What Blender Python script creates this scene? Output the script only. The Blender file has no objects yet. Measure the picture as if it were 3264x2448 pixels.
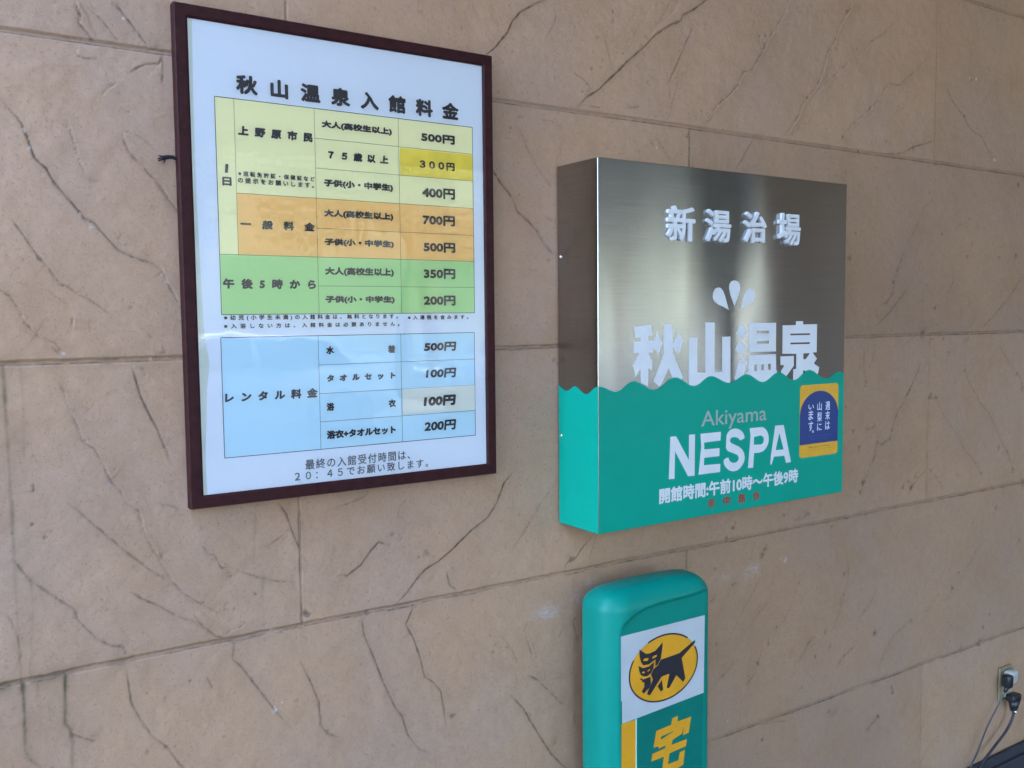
import bpy, bmesh, math, random
import numpy as np
from mathutils import Vector, Matrix
SC = bpy.context.scene
CAM = [2942.04537,0.58095,-0.07299,-0.00979,-0.42715,-1.70571,1.65461]
# ---------------------------------------------------------------- camera
F_PX, YAW, PITCH, ROLL = CAM[:4]
fw = Vector((math.sin(YAW) * math.cos(PITCH), math.cos(YAW) * math.cos(PITCH), math.sin(PITCH)))
rt = Vector((math.cos(YAW), -math.sin(YAW), 0)); up = rt.cross(fw)
r2 = rt * math.cos(ROLL) + up * math.sin(ROLL); u2 = -rt * math.sin(ROLL) + up * math.cos(ROLL)
cd = bpy.data.cameras.new('camera'); cam = bpy.data.objects.new('camera', cd); SC.collection.objects.link(cam); SC.camera = cam
cam.matrix_world = Matrix(((r2.x, u2.x, -fw.x, CAM[4]), (r2.y, u2.y, -fw.y, CAM[5]), (r2.z, u2.z, -fw.z, CAM[6]), (0, 0, 0, 1)))
cd.sensor_width = 36; cd.lens = 36 * F_PX / 3264; cd.clip_start = .02; cd.clip_end = 500
# ---------------------------------------------------------------- sky, sun, exposure
SUN_EL, SUN_AZ = math.radians(50), math.radians(38)           # azimuth from +y (behind the wall) towards +x
w = bpy.data.worlds.new('World'); SC.world = w; w.use_nodes = True
sky = w.node_tree.nodes.new('ShaderNodeTexSky'); sky.sky_type = 'NISHITA'; sky.sun_disc = False; sky.sun_elevation = SUN_EL; sky.sun_rotation = SUN_AZ
bg = w.node_tree.nodes['Background']; bg.inputs['Strength'].default_value = .12; w.node_tree.links.new(sky.outputs[0], bg.inputs[0])
sd = bpy.data.lights.new('sun', 'SUN'); sd.energy = 2.0; sd.angle = math.radians(.5); sd.color = (1, .95, .87)
so = bpy.data.objects.new('sun', sd); SC.collection.objects.link(so)
sdir = Vector((math.sin(SUN_AZ) * math.cos(SUN_EL), math.cos(SUN_AZ) * math.cos(SUN_EL), math.sin(SUN_EL)))
so.rotation_euler = (-sdir).to_track_quat('-Z', 'Y').to_euler(); so.location = (0, 5, 12)
vs = SC.view_settings; SC.display_settings.display_device = 'sRGB'; vs.view_transform = 'Standard'; vs.look = 'None'; vs.exposure = 5.47; vs.gamma = 1
ROOF_X0, ROOF_Y0 = -.5, -9.0
# ---------------------------------------------------------------- measured outlines, metres in the wall plane (x, height)
CRACKS = [(1,[(-0.1648,2.1839),(-0.161,2.1692),(-0.1578,2.1595),(-0.1596,2.1463),(-0.1479,2.134),(-0.1422,2.1245)]),(0.6,[(-0.1509,2.1812),(-0.1297,2.1615),(-0.1106,2.1411),(-0.0987,2.1246)]),(0.8,[(-0.1111,2.192),(-0.0941,2.1779),(-0.0722,2.1525),(-0.0524,2.1262)]),(0.5,[(-0.1036,2.192),(-0.0843,2.169),(-0.0598,2.1384)]),(0.6,[(-0.1677,2.0936),(-0.1521,2.0907),(-0.1348,2.0931)]),(0.7,[(-0.084,2.0764),(-0.0747,2.0843),(-0.0562,2.0948),(-0.035,2.0991),(-0.0293,2.1107)]),(0.5,[(-0.0293,2.1107),(-0.0288,2.0891),(-0.0309,2.0672)]),(0.5,[(-0.1297,2.0336),(-0.1193,2.0467),(-0.0986,2.0612)]),(1,[(-0.2771,2.0058),(-0.2664,1.992),(-0.2535,1.9758),(-0.2463,1.9563),(-0.2413,1.939),(-0.2352,1.9191),(-0.2195,1.905),(-0.2086,1.8825),(-0.195,1.8652),(-0.1766,1.8428),(-0.1651,1.8249),(-0.1505,1.8203),(-0.1387,1.8048),(-0.1145,1.7761),(-0.0867,1.762),(-0.0582,1.7533),(-0.0425,1.7423)]),(0.7,[(-0.1875,1.9905),(-0.1809,1.9756),(-0.1748,1.9476),(-0.1686,1.9221),(-0.1596,1.9018),(-0.1526,1.8917),(-0.1379,1.8888)]),(0.8,[(-0.0966,1.9776),(-0.0984,1.9654),(-0.0902,1.9447),(-0.0754,1.9258),(-0.0577,1.9095),(-0.0425,1.8915),(-0.0106,1.8436),(0.009,1.8138)]),(0.4,[(-0.0966,1.9776),(-0.0712,1.9707),(-0.0457,1.9514)]),(0.8,[(-0.2718,1.8171),(-0.2589,1.7973),(-0.246,1.7746),(-0.2307,1.7493)]),(0.5,[(-0.0527,1.9044),(-0.0396,1.8985)]),(0.6,[(-0.1196,1.8083),(-0.1112,1.7952),(-0.1071,1.8034)]),(0.8,[(-0.2427,1.7695),(-0.2306,1.753),(-0.2172,1.7337),(-0.2048,1.7147),(-0.1941,1.7116),(-0.1776,1.6984),(-0.1559,1.6851),(-0.129,1.6647)]),(0.8,[(-0.3079,1.7118),(-0.2948,1.7043),(-0.2816,1.6954),(-0.2688,1.6735),(-0.2627,1.6553),(-0.2473,1.6342),(-0.2314,1.6208),(-0.2177,1.6072),(-0.2075,1.5909)]),(0.5,[(-0.2312,1.6247),(-0.2172,1.6178),(-0.2071,1.6016)]),(0.4,[(-0.223,1.7074),(-0.214,1.6943),(-0.1929,1.6811)]),(1,[(-0.0424,1.7451),(-0.0352,1.7229),(-0.025,1.7034),(-0.0097,1.6724),(0.0036,1.6553)]),(1.2,[(-0.1889,1.6598),(-0.1909,1.6399)]),(0.8,[(-0.214,1.5512),(-0.2074,1.5348),(-0.2001,1.5049),(-0.1891,1.4744),(-0.1803,1.4465),(-0.1633,1.4341),(-0.1516,1.4082),(-0.1401,1.3766),(-0.1253,1.3582),(-0.1158,1.3346)]),(0.9,[(-0.0978,1.5707),(-0.0922,1.5454),(-0.0852,1.5199),(-0.0756,1.4941),(-0.0607,1.462),(-0.041,1.4062)]),(0.5,[(-0.0937,1.576),(-0.0783,1.5657)]),(1,[(-0.2615,1.3842),(-0.2615,1.3722)]),(0.5,[(-0.0531,1.597),(-0.0424,1.5967),(-0.0474,1.6081)]),(0.4,[(-0.0706,1.631),(-0.0629,1.6225)]),(0.7,[(-0.2056,1.3427),(-0.1792,1.3144),(-0.1473,1.2792),(-0.1171,1.2463),(-0.0835,1.2123),(-0.0515,1.1865)]),(0.9,[(-0.1189,1.3378),(-0.0958,1.3179),(-0.089,1.2825),(-0.0766,1.2518),(-0.0614,1.2175),(-0.0459,1.1856),(-0.0245,1.1553),(0.0062,1.1318),(0.0463,1.1016)]),(0.7,[(-0.1144,1.1769),(-0.0989,1.1626),(-0.0669,1.1407),(-0.0371,1.1174),(-0.012,1.1037),(-0.0007,1.097)]),(0.8,[(-0.0087,1.1165),(-0.0006,1.1),(0.0162,1.0815),(0.0303,1.0665),(0.0479,1.0599)]),(0.7,[(-0.0643,1.3284),(-0.0466,1.3234),(-0.0288,1.3139)]),(0.8,[(-0.2936,1.2582),(-0.2869,1.249),(-0.2737,1.2265),(-0.2576,1.2102),(-0.2342,1.1868),(-0.2079,1.1639),(-0.2013,1.1416),(-0.1869,1.1219),(-0.1698,1.1014),(-0.1496,1.0858),(-0.1313,1.0805),(-0.1268,1.0607)]),(0.7,[(0.0113,1.2404),(0.0209,1.224),(0.0324,1.2192),(0.0448,1.1931),(0.0567,1.1927)]),(0.5,[(0.0321,1.2087),(0.0438,1.2069),(0.0553,1.196)]),(0.8,[(0.0758,1.182),(0.0968,1.1725),(0.1211,1.1607),(0.1553,1.1487),(0.1872,1.1439)]),(0.8,[(0.1566,1.3033),(0.1717,1.2781),(0.1805,1.2487),(0.1924,1.2154),(0.197,1.2052)]),(0.5,[(0.1136,1.2192),(0.1354,1.2238),(0.1674,1.2395)]),(0.7,[(0.0568,1.0566),(0.0639,1.0443),(0.0586,1.0176),(0.0761,0.9983),(0.0936,0.9694),(0.1144,0.9362),(0.1354,0.9024),(0.16,0.8673)]),(0.7,[(-0.1276,1.0376),(-0.1248,1.0079),(-0.1219,0.9779),(-0.107,0.9419),(-0.0891,0.9076),(-0.0651,0.8817),(-0.0465,0.8478),(-0.0275,0.818)]),(0.8,[(0.048,1.063),(0.0542,1.0709),(0.0724,1.0735),(0.0848,1.0819)]),(0.5,[(0.0103,0.9946),(0.0213,0.9707)]),(0.8,[(-0.2217,0.9484),(-0.207,0.9374),(-0.182,0.9221)]),(1.1,[(0.6995,1.3109),(0.6706,1.2857),(0.6512,1.2437),(0.6274,1.2146),(0.5812,1.189),(0.5403,1.1593),(0.5004,1.1342),(0.47,1.1235),(0.4484,1.104),(0.4269,1.0808),(0.4058,1.0655)]),(0.4,[(0.8184,1.2781),(0.7673,1.2256),(0.7173,1.162),(0.6878,1.1294)]),(0.7,[(0.9149,1.1301),(0.8799,1.1006),(0.8638,1.0816),(0.8428,1.0806),(0.8349,1.0648)]),(0.7,[(0.3503,1.3056),(0.3303,1.2933),(0.2914,1.2833),(0.2684,1.2771)]),(0.5,[(0.4393,1.2843),(0.414,1.2647),(0.4095,1.2465),(0.4257,1.2293),(0.4339,1.2244),(0.421,1.1997),(0.4103,1.1861)]),(0.8,[(0.3878,1.1856),(0.3638,1.1966),(0.3435,1.1791),(0.3232,1.1545),(0.2916,1.1375),(0.2841,1.1424),(0.2725,1.1407)]),(0.6,[(0.5196,1.1116),(0.5279,1.0788),(0.5477,1.0636)]),(0.4,[(0.6072,1.0934),(0.6586,1.0871)]),(0.9,[(0.4263,1.0503),(0.4387,1.0441),(0.4213,1.0129),(0.4396,0.9784),(0.4536,0.9366),(0.4635,0.8915),(0.487,0.8723),(0.5019,0.851),(0.51,0.8052),(0.5118,0.7808)]),(0.8,[(0.3207,1.0511),(0.3276,1.0087),(0.3465,0.9597),(0.3655,0.9062),(0.3928,0.8421),(0.409,0.8188),(0.4208,0.7768),(0.4456,0.7387),(0.4755,0.7186)]),(0.7,[(0.1901,0.9862),(0.2109,0.9381),(0.2265,0.8942),(0.229,0.8458),(0.2417,0.8259),(0.2719,0.8086)]),(0.6,[(0.7349,0.9642),(0.7198,0.9421),(0.7342,0.8972),(0.744,0.8741)]),(0.8,[(0.7286,0.8353),(0.7585,0.8158),(0.7939,0.7776),(0.83,0.7386)]),(0.9,[(0.6791,0.8007),(0.713,0.7631),(0.7325,0.7286),(0.7573,0.688),(0.7927,0.631),(0.8342,0.5848),(0.866,0.5486)]),(0.6,[(0.8577,0.9363),(0.8787,0.8844)]),(1,[(0.8014,2.3592),(0.789,2.3505),(0.7645,2.3382),(0.7243,2.3136),(0.7043,2.2912),(0.6923,2.267),(0.6805,2.2524),(0.6571,2.2267),(0.6321,2.2073)]),(0.4,[(0.8218,2.3235),(0.8154,2.3027),(0.7924,2.2696)]),(0.3,[(0.9336,2.3522),(0.8854,2.3173),(0.8595,2.2932)]),(1.1,[(1.3003,2.4472),(1.2846,2.4371),(1.2432,2.408),(1.2026,2.3867),(1.1977,2.3715),(1.1627,2.3568),(1.109,2.3217),(1.0803,2.2926),(1.0519,2.2709),(1.0238,2.2494),(1.0053,2.2312),(0.9643,2.1964),(0.9373,2.1724),(0.9063,2.155),(0.8866,2.1357)]),(0.6,[(1.2384,2.3635),(1.2081,2.3115),(1.1831,2.2644),(1.1558,2.2174)]),(0.4,[(1.2237,2.2554),(1.1932,2.2404),(1.1732,2.2269)]),(0.7,[(1.308,2.1543),(1.2869,2.1371)]),(0.5,[(0.8675,2.2042),(0.8934,2.1941),(0.9196,2.1737)]),(0.4,[(0.9601,2.2919),(0.9734,2.2458)]),(0.7,[(1.0237,2.1428),(1.0614,2.1506)]),(0.6,[(0.915,2.1356),(0.9461,2.1357)]),(0.5,[(0.7744,2.0915),(0.8075,2.0901),(0.8411,2.0768)]),(0.7,[(0.7216,2.0647),(0.7412,2.0208),(0.7612,1.9928),(0.7856,1.9648),(0.8063,1.9428)]),(1,[(0.6461,1.9738),(0.6517,1.9646),(0.6689,1.9433),(0.696,1.9158),(0.7116,1.8839),(0.7396,1.8655),(0.7639,1.8433),(0.7843,1.8138),(0.8135,1.7876)]),(0.8,[(1.1095,2.0861),(1.134,2.0631),(1.169,2.0242)]),(0.6,[(1.4557,2.1119),(1.4188,2.0619),(1.3884,2.0246)]),(0.6,[(0.7849,1.8778),(0.8015,1.8702),(0.8163,1.8709)]),(0.5,[(0.9503,2.0568),(0.9684,2.0411)]),(0.9,[(1.5865,2.4982),(1.5867,2.4899),(1.5777,2.4591),(1.5406,2.4114),(1.51,2.3736),(1.492,2.3461),(1.465,2.3094),(1.4501,2.2909),(1.4173,2.2784),(1.3999,2.2456),(1.368,2.2154),(1.3392,2.1959),(1.3053,2.164),(1.2774,2.1332)]),(0.9,[(1.8703,2.5483),(1.8633,2.5382),(1.8394,2.4988),(1.805,2.4579),(1.7851,2.4154),(1.7514,2.3754),(1.7388,2.3301),(1.7126,2.2831),(1.6862,2.2539),(1.6534,2.2284),(1.6343,2.1919),(1.6024,2.1543),(1.5644,2.1207)]),(0.7,[(2.0548,2.5118),(2.0173,2.4782),(1.9505,2.436),(1.9143,2.408),(1.843,2.362),(1.7805,2.3181),(1.7398,2.2866),(1.6898,2.2413)]),(0.7,[(1.6805,2.2056),(1.6677,2.1782),(1.622,2.152),(1.5966,2.1195)]),(0.8,[(2.2106,2.4227),(2.1708,2.3886),(2.1233,2.3586),(2.0767,2.3291),(2.0299,2.3279),(1.9928,2.2863),(1.9488,2.2444),(1.8906,2.2084),(1.8549,2.1844),(1.8341,2.1553),(1.7991,2.1341)]),(0.8,[(2.262,2.1846),(2.2039,2.167),(2.1549,2.1553),(2.0994,2.1312),(2.0057,2.1207)]),(0.3,[(2.3828,2.5996),(2.4131,2.5207),(2.4614,2.4531),(2.4916,2.3967),(2.5413,2.3316)]),(0.7,[(2.3147,2.3592),(2.3602,2.3155),(2.4242,2.2779),(2.4716,2.2374),(2.5279,2.2226),(2.5676,2.185),(2.6076,2.152)]),(0.5,[(2.1105,2.2697),(2.06,2.2429)]),(0.6,[(2.2763,2.0407),(2.2692,2.0057),(2.2195,1.9782),(2.1882,1.9228),(2.1411,1.8624),(2.1027,1.8032)]),(0.4,[(2.4578,1.9428),(2.4128,1.933)]),(0.8,[(2.1265,1.8416),(2.0906,1.7815),(2.0731,1.7449),(2.0704,1.7131),(2.0415,1.6858),(2.0123,1.6791)]),(0.8,[(2.1534,1.732),(2.1086,1.6996),(2.0646,1.6631),(1.9924,1.614)]),(0.4,[(2.2344,1.6671),(2.2201,1.6249),(2.2052,1.6016)]),(0.6,[(2.39,1.7776),(2.3871,1.7486),(2.351,1.7099)]),(0.7,[(2.8103,1.7848),(2.7392,1.722),(2.6484,1.6555),(2.5597,1.601)]),(0.3,[(2.493,1.6908),(2.4013,1.6179)]),(0.6,[(1.9256,1.566),(1.943,1.5813),(1.9791,1.576),(1.9944,1.5509),(1.9742,1.4974)]),(0.6,[(1.9402,1.5523),(1.9383,1.4942),(1.9503,1.4533)]),(0.7,[(2.198,1.583),(2.1594,1.5674),(2.1253,1.5497)]),(0.7,[(2.46,1.5557),(2.4897,1.5748)]),(0.8,[(2.2246,1.5069),(2.2099,1.4743),(2.1576,1.4014),(2.1056,1.3437),(2.0842,1.2987),(2.07,1.2719),(2.033,1.2564),(2.0067,1.2678),(1.9971,1.2227),(1.9621,1.1711),(1.9346,1.1238)]),(0.9,[(1.9509,1.3088),(1.9871,1.3106),(2.0014,1.321)]),(0.7,[(2.4628,1.4939),(2.4783,1.4436),(2.525,1.3914),(2.5723,1.3432),(2.6101,1.3204),(2.6593,1.2655),(2.6899,1.2216),(2.7409,1.1648),(2.7734,1.1034)]),(0.7,[(2.6636,1.5432),(2.7333,1.4792),(2.8041,1.4293),(2.8343,1.3697),(2.9014,1.3069)]),(0.7,[(2.2776,1.3901),(2.3109,1.3785),(2.3637,1.3119),(2.4255,1.2629),(2.4715,1.2092),(2.5457,1.1467),(2.5942,1.0853)]),(0.6,[(2.2911,1.1518),(2.3386,1.1076),(2.3568,1.076)]),(0.6,[(2.2704,1.1587),(2.2306,1.1386),(2.1919,1.1042)]),(1,[(1.3078,0.9017),(1.3265,0.9075)]),(1,[(1.3898,0.9332),(1.4092,0.9346)]),(0.5,[(1.5119,0.9504),(1.4788,0.9039),(1.4395,0.8638),(1.4072,0.8184),(1.3689,0.7748)]),(0.4,[(1.6601,0.897),(1.6323,0.843),(1.5976,0.7957),(1.5489,0.7713)]),(0.5,[(1.8791,0.9217),(1.8808,0.8598),(1.8507,0.8035),(1.836,0.7652),(1.8063,0.7097)]),(0.7,[(2.0167,0.8105),(1.9886,0.7733),(1.9643,0.7567),(1.9281,0.7399)]),(0.6,[(2.5959,0.8804),(2.5175,0.8107),(2.4213,0.746),(2.3842,0.707)]),(0.7,[(1.7335,0.7294),(1.7005,0.706),(1.6574,0.6604)]),(0.9,[(1.9223,0.6574),(1.8706,0.6396),(1.8359,0.611)]),(0.6,[(2.199,0.68),(2.1028,0.6498),(2.0614,0.5989),(2.0286,0.5576)]),(0.5,[(1.5337,0.8608),(1.4932,0.8349),(1.4601,0.8033)]),(0.6,[(1.5149,0.7445),(1.4918,0.6966),(1.4753,0.6668),(1.4455,0.6402)]),(0.6,[(1.3984,0.7312),(1.3922,0.7091),(1.357,0.6912),(1.3254,0.6729)]),(0.8,[(2.0418,0.406),(2.0084,0.3902),(1.9755,0.3718)]),(0.6,[(1.4977,0.5192),(1.553,0.5123),(1.617,0.5009)]),(0.6,[(2.1903,0.4215),(2.1515,0.3811)]),(0.5,[(2.286,0.3187),(2.2326,0.259)]),(1,[(1.6927,1.0881),(1.6711,1.0763),(1.6351,1.0761)]),(0.4,[(1.7512,1.1153),(1.73,1.0637)])]
DRIPS = [(0.8,[(-0.2968,1.5823),(-0.2954,1.5369),(-0.2954,1.4849),(-0.2942,1.4325),(-0.2947,1.343)]),(0.25,[(-0.2709,1.5722),(-0.269,1.5093),(-0.2724,1.4305)]),(0.5,[(-0.2927,1.3586),(-0.2936,1.3106),(-0.2936,1.2568),(-0.2934,1.1539),(-0.2928,1.0581)]),(0.3,[(-0.2713,1.2261),(-0.2694,1.1876),(-0.2785,1.0576)]),(1,[(-0.2908,1.0494),(-0.2903,1.0052),(-0.2919,0.9391),(-0.2867,0.921),(-0.2683,0.8993)]),(1,[(-0.2262,1.0513),(-0.2297,0.9675),(-0.2214,0.954),(-0.2199,0.9308),(-0.2219,0.88)]),(0.6,[(-0.2681,1.0469),(-0.2689,1.0277)]),(0.2,[(-0.2653,1.0268),(-0.27,0.9163)]),(0.25,[(0.1111,1.2919),(0.1059,1.2188),(0.1032,1.1822)]),(0.25,[(0.1211,1.1607),(0.1184,1.0706)])]
SPOTS = [(-0.1857,1.9751,0.0014,1),(-0.2684,2.0238,0.0016,1),(-0.2551,1.939,0.0018,0.8),(-0.2097,1.885,0.0033,0.7),(-0.1315,1.86,0.0015,0.8),(-0.1209,2.0688,0.0015,0.8),(-0.0615,2.0552,0.0015,0.7),(-0.0877,2.0106,0.0023,0.7),(-0.0772,2.0171,0.0018,0.7),(-0.1422,2.1245,0.0054,0.8),(-0.038,2.1256,0.0066,0.5),(-0.1112,1.7952,0.003,0.6),(-0.2048,1.5802,0.0015,1),(-0.1801,1.4506,0.003,1),(-0.1389,1.3737,0.003,0.8),(-0.1329,1.3981,0.0026,0.7),(-0.1393,1.5298,0.0026,0.6),(-0.0772,1.5587,0.0016,0.8),(-0.0587,1.5902,0.0024,1),(-0.1184,1.3364,0.0037,0.6),(-0.0987,1.334,0.0026,0.6),(-0.1791,1.5076,0.0015,0.7),(-0.2638,1.3173,0.0014,1),(-0.2943,1.3067,0.0028,0.7),(-0.2368,1.3014,0.0014,0.8),(-0.2464,1.2932,0.0015,0.8),(0.164,1.2306,0.0019,1),(0.1063,1.1337,0.0019,1),(0.0606,1.1754,0.0018,0.8),(-0.1631,1.1712,0.0015,0.9),(-0.1549,1.1512,0.0016,0.8),(-0.0636,1.2324,0.0033,0.6),(0.05,1.1238,0.0035,0.7),(0.0661,1.1132,0.003,0.7),(0.2082,1.074,0.0078,0.8),(0.0482,1.115,0.0024,0.7),(0.0092,1.1343,0.0034,0.6),(-0.0665,0.882,0.0034,0.9),(-0.1807,0.988,0.0018,0.7),(-0.0456,0.9548,0.0028,0.6),(-0.0201,0.9925,0.0028,0.6),(-0.0495,1.0037,0.0025,0.5),(-0.2342,1.1868,0.0039,0.6),(-0.2032,1.156,0.003,0.7),(-0.2238,1.0493,0.0054,0.9),(-0.2907,1.0521,0.0048,0.9),(-0.0944,0.989,0.0022,0.5),(-0.0783,0.9777,0.0022,0.5),(-0.0647,0.9714,0.0028,0.5),(0.3941,1.2921,0.0017,1),(0.5352,1.1158,0.0017,1),(0.5058,1.1962,0.0017,0.9),(0.2437,0.8309,0.0027,1),(0.5275,0.7888,0.0054,0.9),(0.5223,1.007,0.0035,0.8),(0.6423,0.9247,0.0048,0.8),(0.6565,0.9156,0.0028,0.7),(0.6708,0.9126,0.0029,0.8),(0.6285,0.948,0.0037,0.5),(0.4774,0.9413,0.0021,0.8),(0.4396,0.9784,0.0029,0.7),(0.7326,0.7371,0.0075,0.6),(0.2035,1.0769,0.0081,0.9),(0.3327,1.0545,0.0063,0.9),(0.4263,1.051,0.005,0.7),(0.8533,1.0854,0.0106,0.7),(0.6441,1.2406,0.0056,0.6),(0.4749,1.1574,0.006,0.7),(0.4898,1.1475,0.0043,0.7),(0.4535,1.1511,0.0034,0.6),(0.3018,1.1597,0.002,0.9),(0.5834,1.0374,0.0055,0.5),(0.5201,0.7486,0.0027,0.7),(0.7393,1.1548,0.0025,0.7),(0.8121,1.134,0.0026,0.8),(0.6977,2.3225,0.0019,1),(0.9828,2.357,0.0022,1),(0.7028,2.2271,0.002,1),(0.6825,2.2543,0.0054,0.7),(0.9198,2.2196,0.004,0.7),(0.9464,2.2267,0.004,0.6),(0.951,2.2461,0.0031,0.7),(1.0137,2.2671,0.0032,0.7),(0.978,2.2379,0.0031,0.6),(0.8166,2.1891,0.0025,0.9),(0.8466,2.1395,0.0021,1),(0.9086,2.1842,0.0031,0.7),(0.8932,2.1653,0.0031,0.7),(1.2683,2.163,0.0026,1),(1.2194,2.0949,0.0062,0.9),(1.1022,2.0674,0.0054,0.7),(1.2245,2.1028,0.0041,0.7),(0.6958,2.0637,0.0039,0.7),(0.7218,2.0908,0.0064,0.5),(1.0684,2.2908,0.0076,0.6),(1.1187,2.3285,0.0058,0.5),(0.9373,2.1731,0.0036,0.7),(0.716,1.9203,0.0028,0.7),(0.6996,1.9526,0.002,0.8),(1.0053,2.2312,0.0056,0.6),(0.7432,2.021,0.0028,0.7),(1.4762,2.3799,0.0036,1),(1.5006,2.3853,0.0062,0.7),(1.5443,2.3746,0.0032,1),(1.498,2.3553,0.0074,0.8),(1.5406,2.4106,0.0069,0.8),(1.8358,2.4982,0.0071,0.8),(1.7892,2.3919,0.0049,0.8),(1.765,2.387,0.0062,0.7),(1.6717,2.2456,0.006,1),(1.7128,2.3634,0.0034,0.8),(1.9505,2.4369,0.0059,0.8),(1.9465,2.2465,0.0074,0.9),(1.8248,2.1531,0.0065,1),(1.8967,2.119,0.0052,1),(2.155,2.1543,0.0073,0.9),(2.4287,2.2784,0.0063,1),(2.0237,2.1606,0.0031,1),(1.9802,2.08,0.0031,1),(2.2691,2.1126,0.0034,1),(2.2356,2.1031,0.0034,0.8),(2.7602,2.084,0.0092,0.8),(2.3209,1.9012,0.0053,0.8),(1.8648,1.8138,0.0102,0.8),(1.8885,1.886,0.0052,0.8),(2.4887,1.8754,0.0055,0.8),(2.4673,1.8374,0.0065,0.8),(2.7532,1.8454,0.0092,0.7),(2.2471,2.0255,0.0051,0.9),(1.3999,2.2456,0.0053,0.7),(2.4641,2.3957,0.0036,0.8),(1.7528,2.1695,0.0041,0.7),(2.4645,1.8349,0.006,0.8),(2.6528,1.8365,0.0056,0.7),(2.7564,1.8439,0.0077,0.7),(2.0906,1.7815,0.0053,0.9),(2.073,1.7481,0.0052,0.9),(2.2908,1.6692,0.0066,0.8),(2.2785,1.5719,0.004,0.9),(2.3401,1.573,0.0067,0.9),(2.3714,1.5272,0.0033,0.9),(1.967,1.4954,0.0036,0.9),(1.9366,1.5041,0.0029,0.9),(1.8571,1.3825,0.0041,0.9),(1.9503,1.4511,0.0065,0.7),(2.2099,1.4743,0.004,0.9),(2.1575,1.4038,0.0047,1),(2.2776,1.3901,0.0082,0.9),(2.3064,1.386,0.0066,0.8),(2.0843,1.2963,0.0046,0.8),(1.8939,1.3108,0.0063,0.7),(1.9236,1.2589,0.0058,0.9),(1.9447,1.1501,0.0101,0.9),(1.9346,1.1238,0.0072,0.9),(2.1918,1.1066,0.0128,0.9),(2.1445,1.1119,0.0078,0.8),(2.1713,1.128,0.0063,0.7),(2.2066,1.1387,0.008,0.6),(2.2911,1.1518,0.0075,0.8),(2.6819,1.1936,0.0077,0.8),(2.7356,1.1731,0.0087,0.8),(2.7732,1.1061,0.0089,0.8),(2.7839,1.4407,0.0098,0.7),(2.8211,1.3916,0.0139,0.6),(2.8455,1.053,0.0182,0.8),(2.4642,1.4641,0.0052,0.8),(2.2294,1.5918,0.0144,0.9),(2.414,1.4268,0.0043,0.8),(2.0738,1.2716,0.0053,0.7),(2.0105,1.2652,0.0089,0.6),(2.5745,1.1131,0.0074,0.6),(1.3339,0.7844,0.0069,0.5),(1.4918,0.6966,0.0061,1),(1.5321,0.7434,0.0055,0.7),(1.5661,0.7834,0.0049,0.8),(1.8604,0.8837,0.0047,0.8),(1.8603,0.8248,0.0032,0.7),(2.0124,0.676,0.0118,0.9),(1.779,0.7253,0.0085,0.5),(1.7993,0.6779,0.0093,0.5),(1.735,0.6621,0.0053,0.7),(1.6772,0.5845,0.0044,0.9),(2.104,0.4835,0.0062,0.8),(2.1089,0.4659,0.0089,0.8),(2.5926,0.5241,0.0147,0.9),(2.6161,0.5758,0.0064,0.9),(2.6565,0.6129,0.0064,0.8),(2.4213,0.746,0.0088,0.8),(2.4584,0.7942,0.006,0.8),(2.5564,0.8482,0.0082,0.6),(2.0375,0.4071,0.0095,0.9),(1.5155,0.4732,0.0062,0.7),(1.8236,0.4741,0.0174,0.35),(1.3945,1.0878,0.0052,1),(1.404,1.0994,0.0039,0.9),(1.3711,1.0636,0.0057,0.9),(1.5959,1.0956,0.0049,1),(1.5112,0.9979,0.0109,0.8),(1.5212,1.0106,0.0082,0.8),(1.6927,1.0881,0.0073,0.7),(1.8023,1.0352,0.0046,0.8),(1.9599,1.0502,0.0066,0.7),(1.9335,1.1218,0.0081,0.9),(2.1925,1.1058,0.0107,0.9),(2.6156,0.1581,0.0075,0.7),(2.4803,0.5269,0.0122,0.6),(2.8351,0.8461,0.008,0.8),(1.4587,0.6538,0.0081,0.6),(2.6744,0.9875,0.0129,0.5),(1.357,0.6912,0.0044,0.7),(2.199,0.68,0.0064,0.7),(1.804,0.479,0.0063,0.6),(1.3711,0.5637,0.0045,0.5)]
FLECKS = [(-0.1111,2.192,0.002),(-0.0907,2.1666,0.0035),(-0.2484,1.9624,0.0037),(-0.2425,1.9376,0.0018),(-0.1559,1.8108,0.003),(-0.1723,1.8298,0.002),(-0.1701,2.0932,0.0017),(-0.0669,1.5854,0.0037),(-0.0116,1.6568,0.0033),(-0.1415,1.3726,0.0015),(-0.0428,1.7339,0.0026),(-0.0366,1.7215,0.0025),(-0.2071,1.6003,0.0019),(0.1337,1.0588,0.0044),(0.1385,0.8985,0.0051),(0.1516,0.9112,0.0032),(1.1169,2.0598,0.0039),(2.6075,2.1546,0.0077),(2.4504,2.3964,0.0054),(2.4867,2.4012,0.0055),(1.3743,0.5614,0.0039),(1.4848,0.9595,0.0054),(1.6051,0.9692,0.0071)]
SCUFFS = [(0.7802,0.9725,0.041,0.0191,1),(0.858,0.9881,0.0373,0.0216,0.8),(0.9143,1.0129,0.0274,0.0175,0.7),(1.348,0.9632,0.0447,0.0206,0.8),(1.4714,0.957,0.0405,0.0213,0.7),(1.5875,0.9719,0.0354,0.0145,0.5)]
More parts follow.
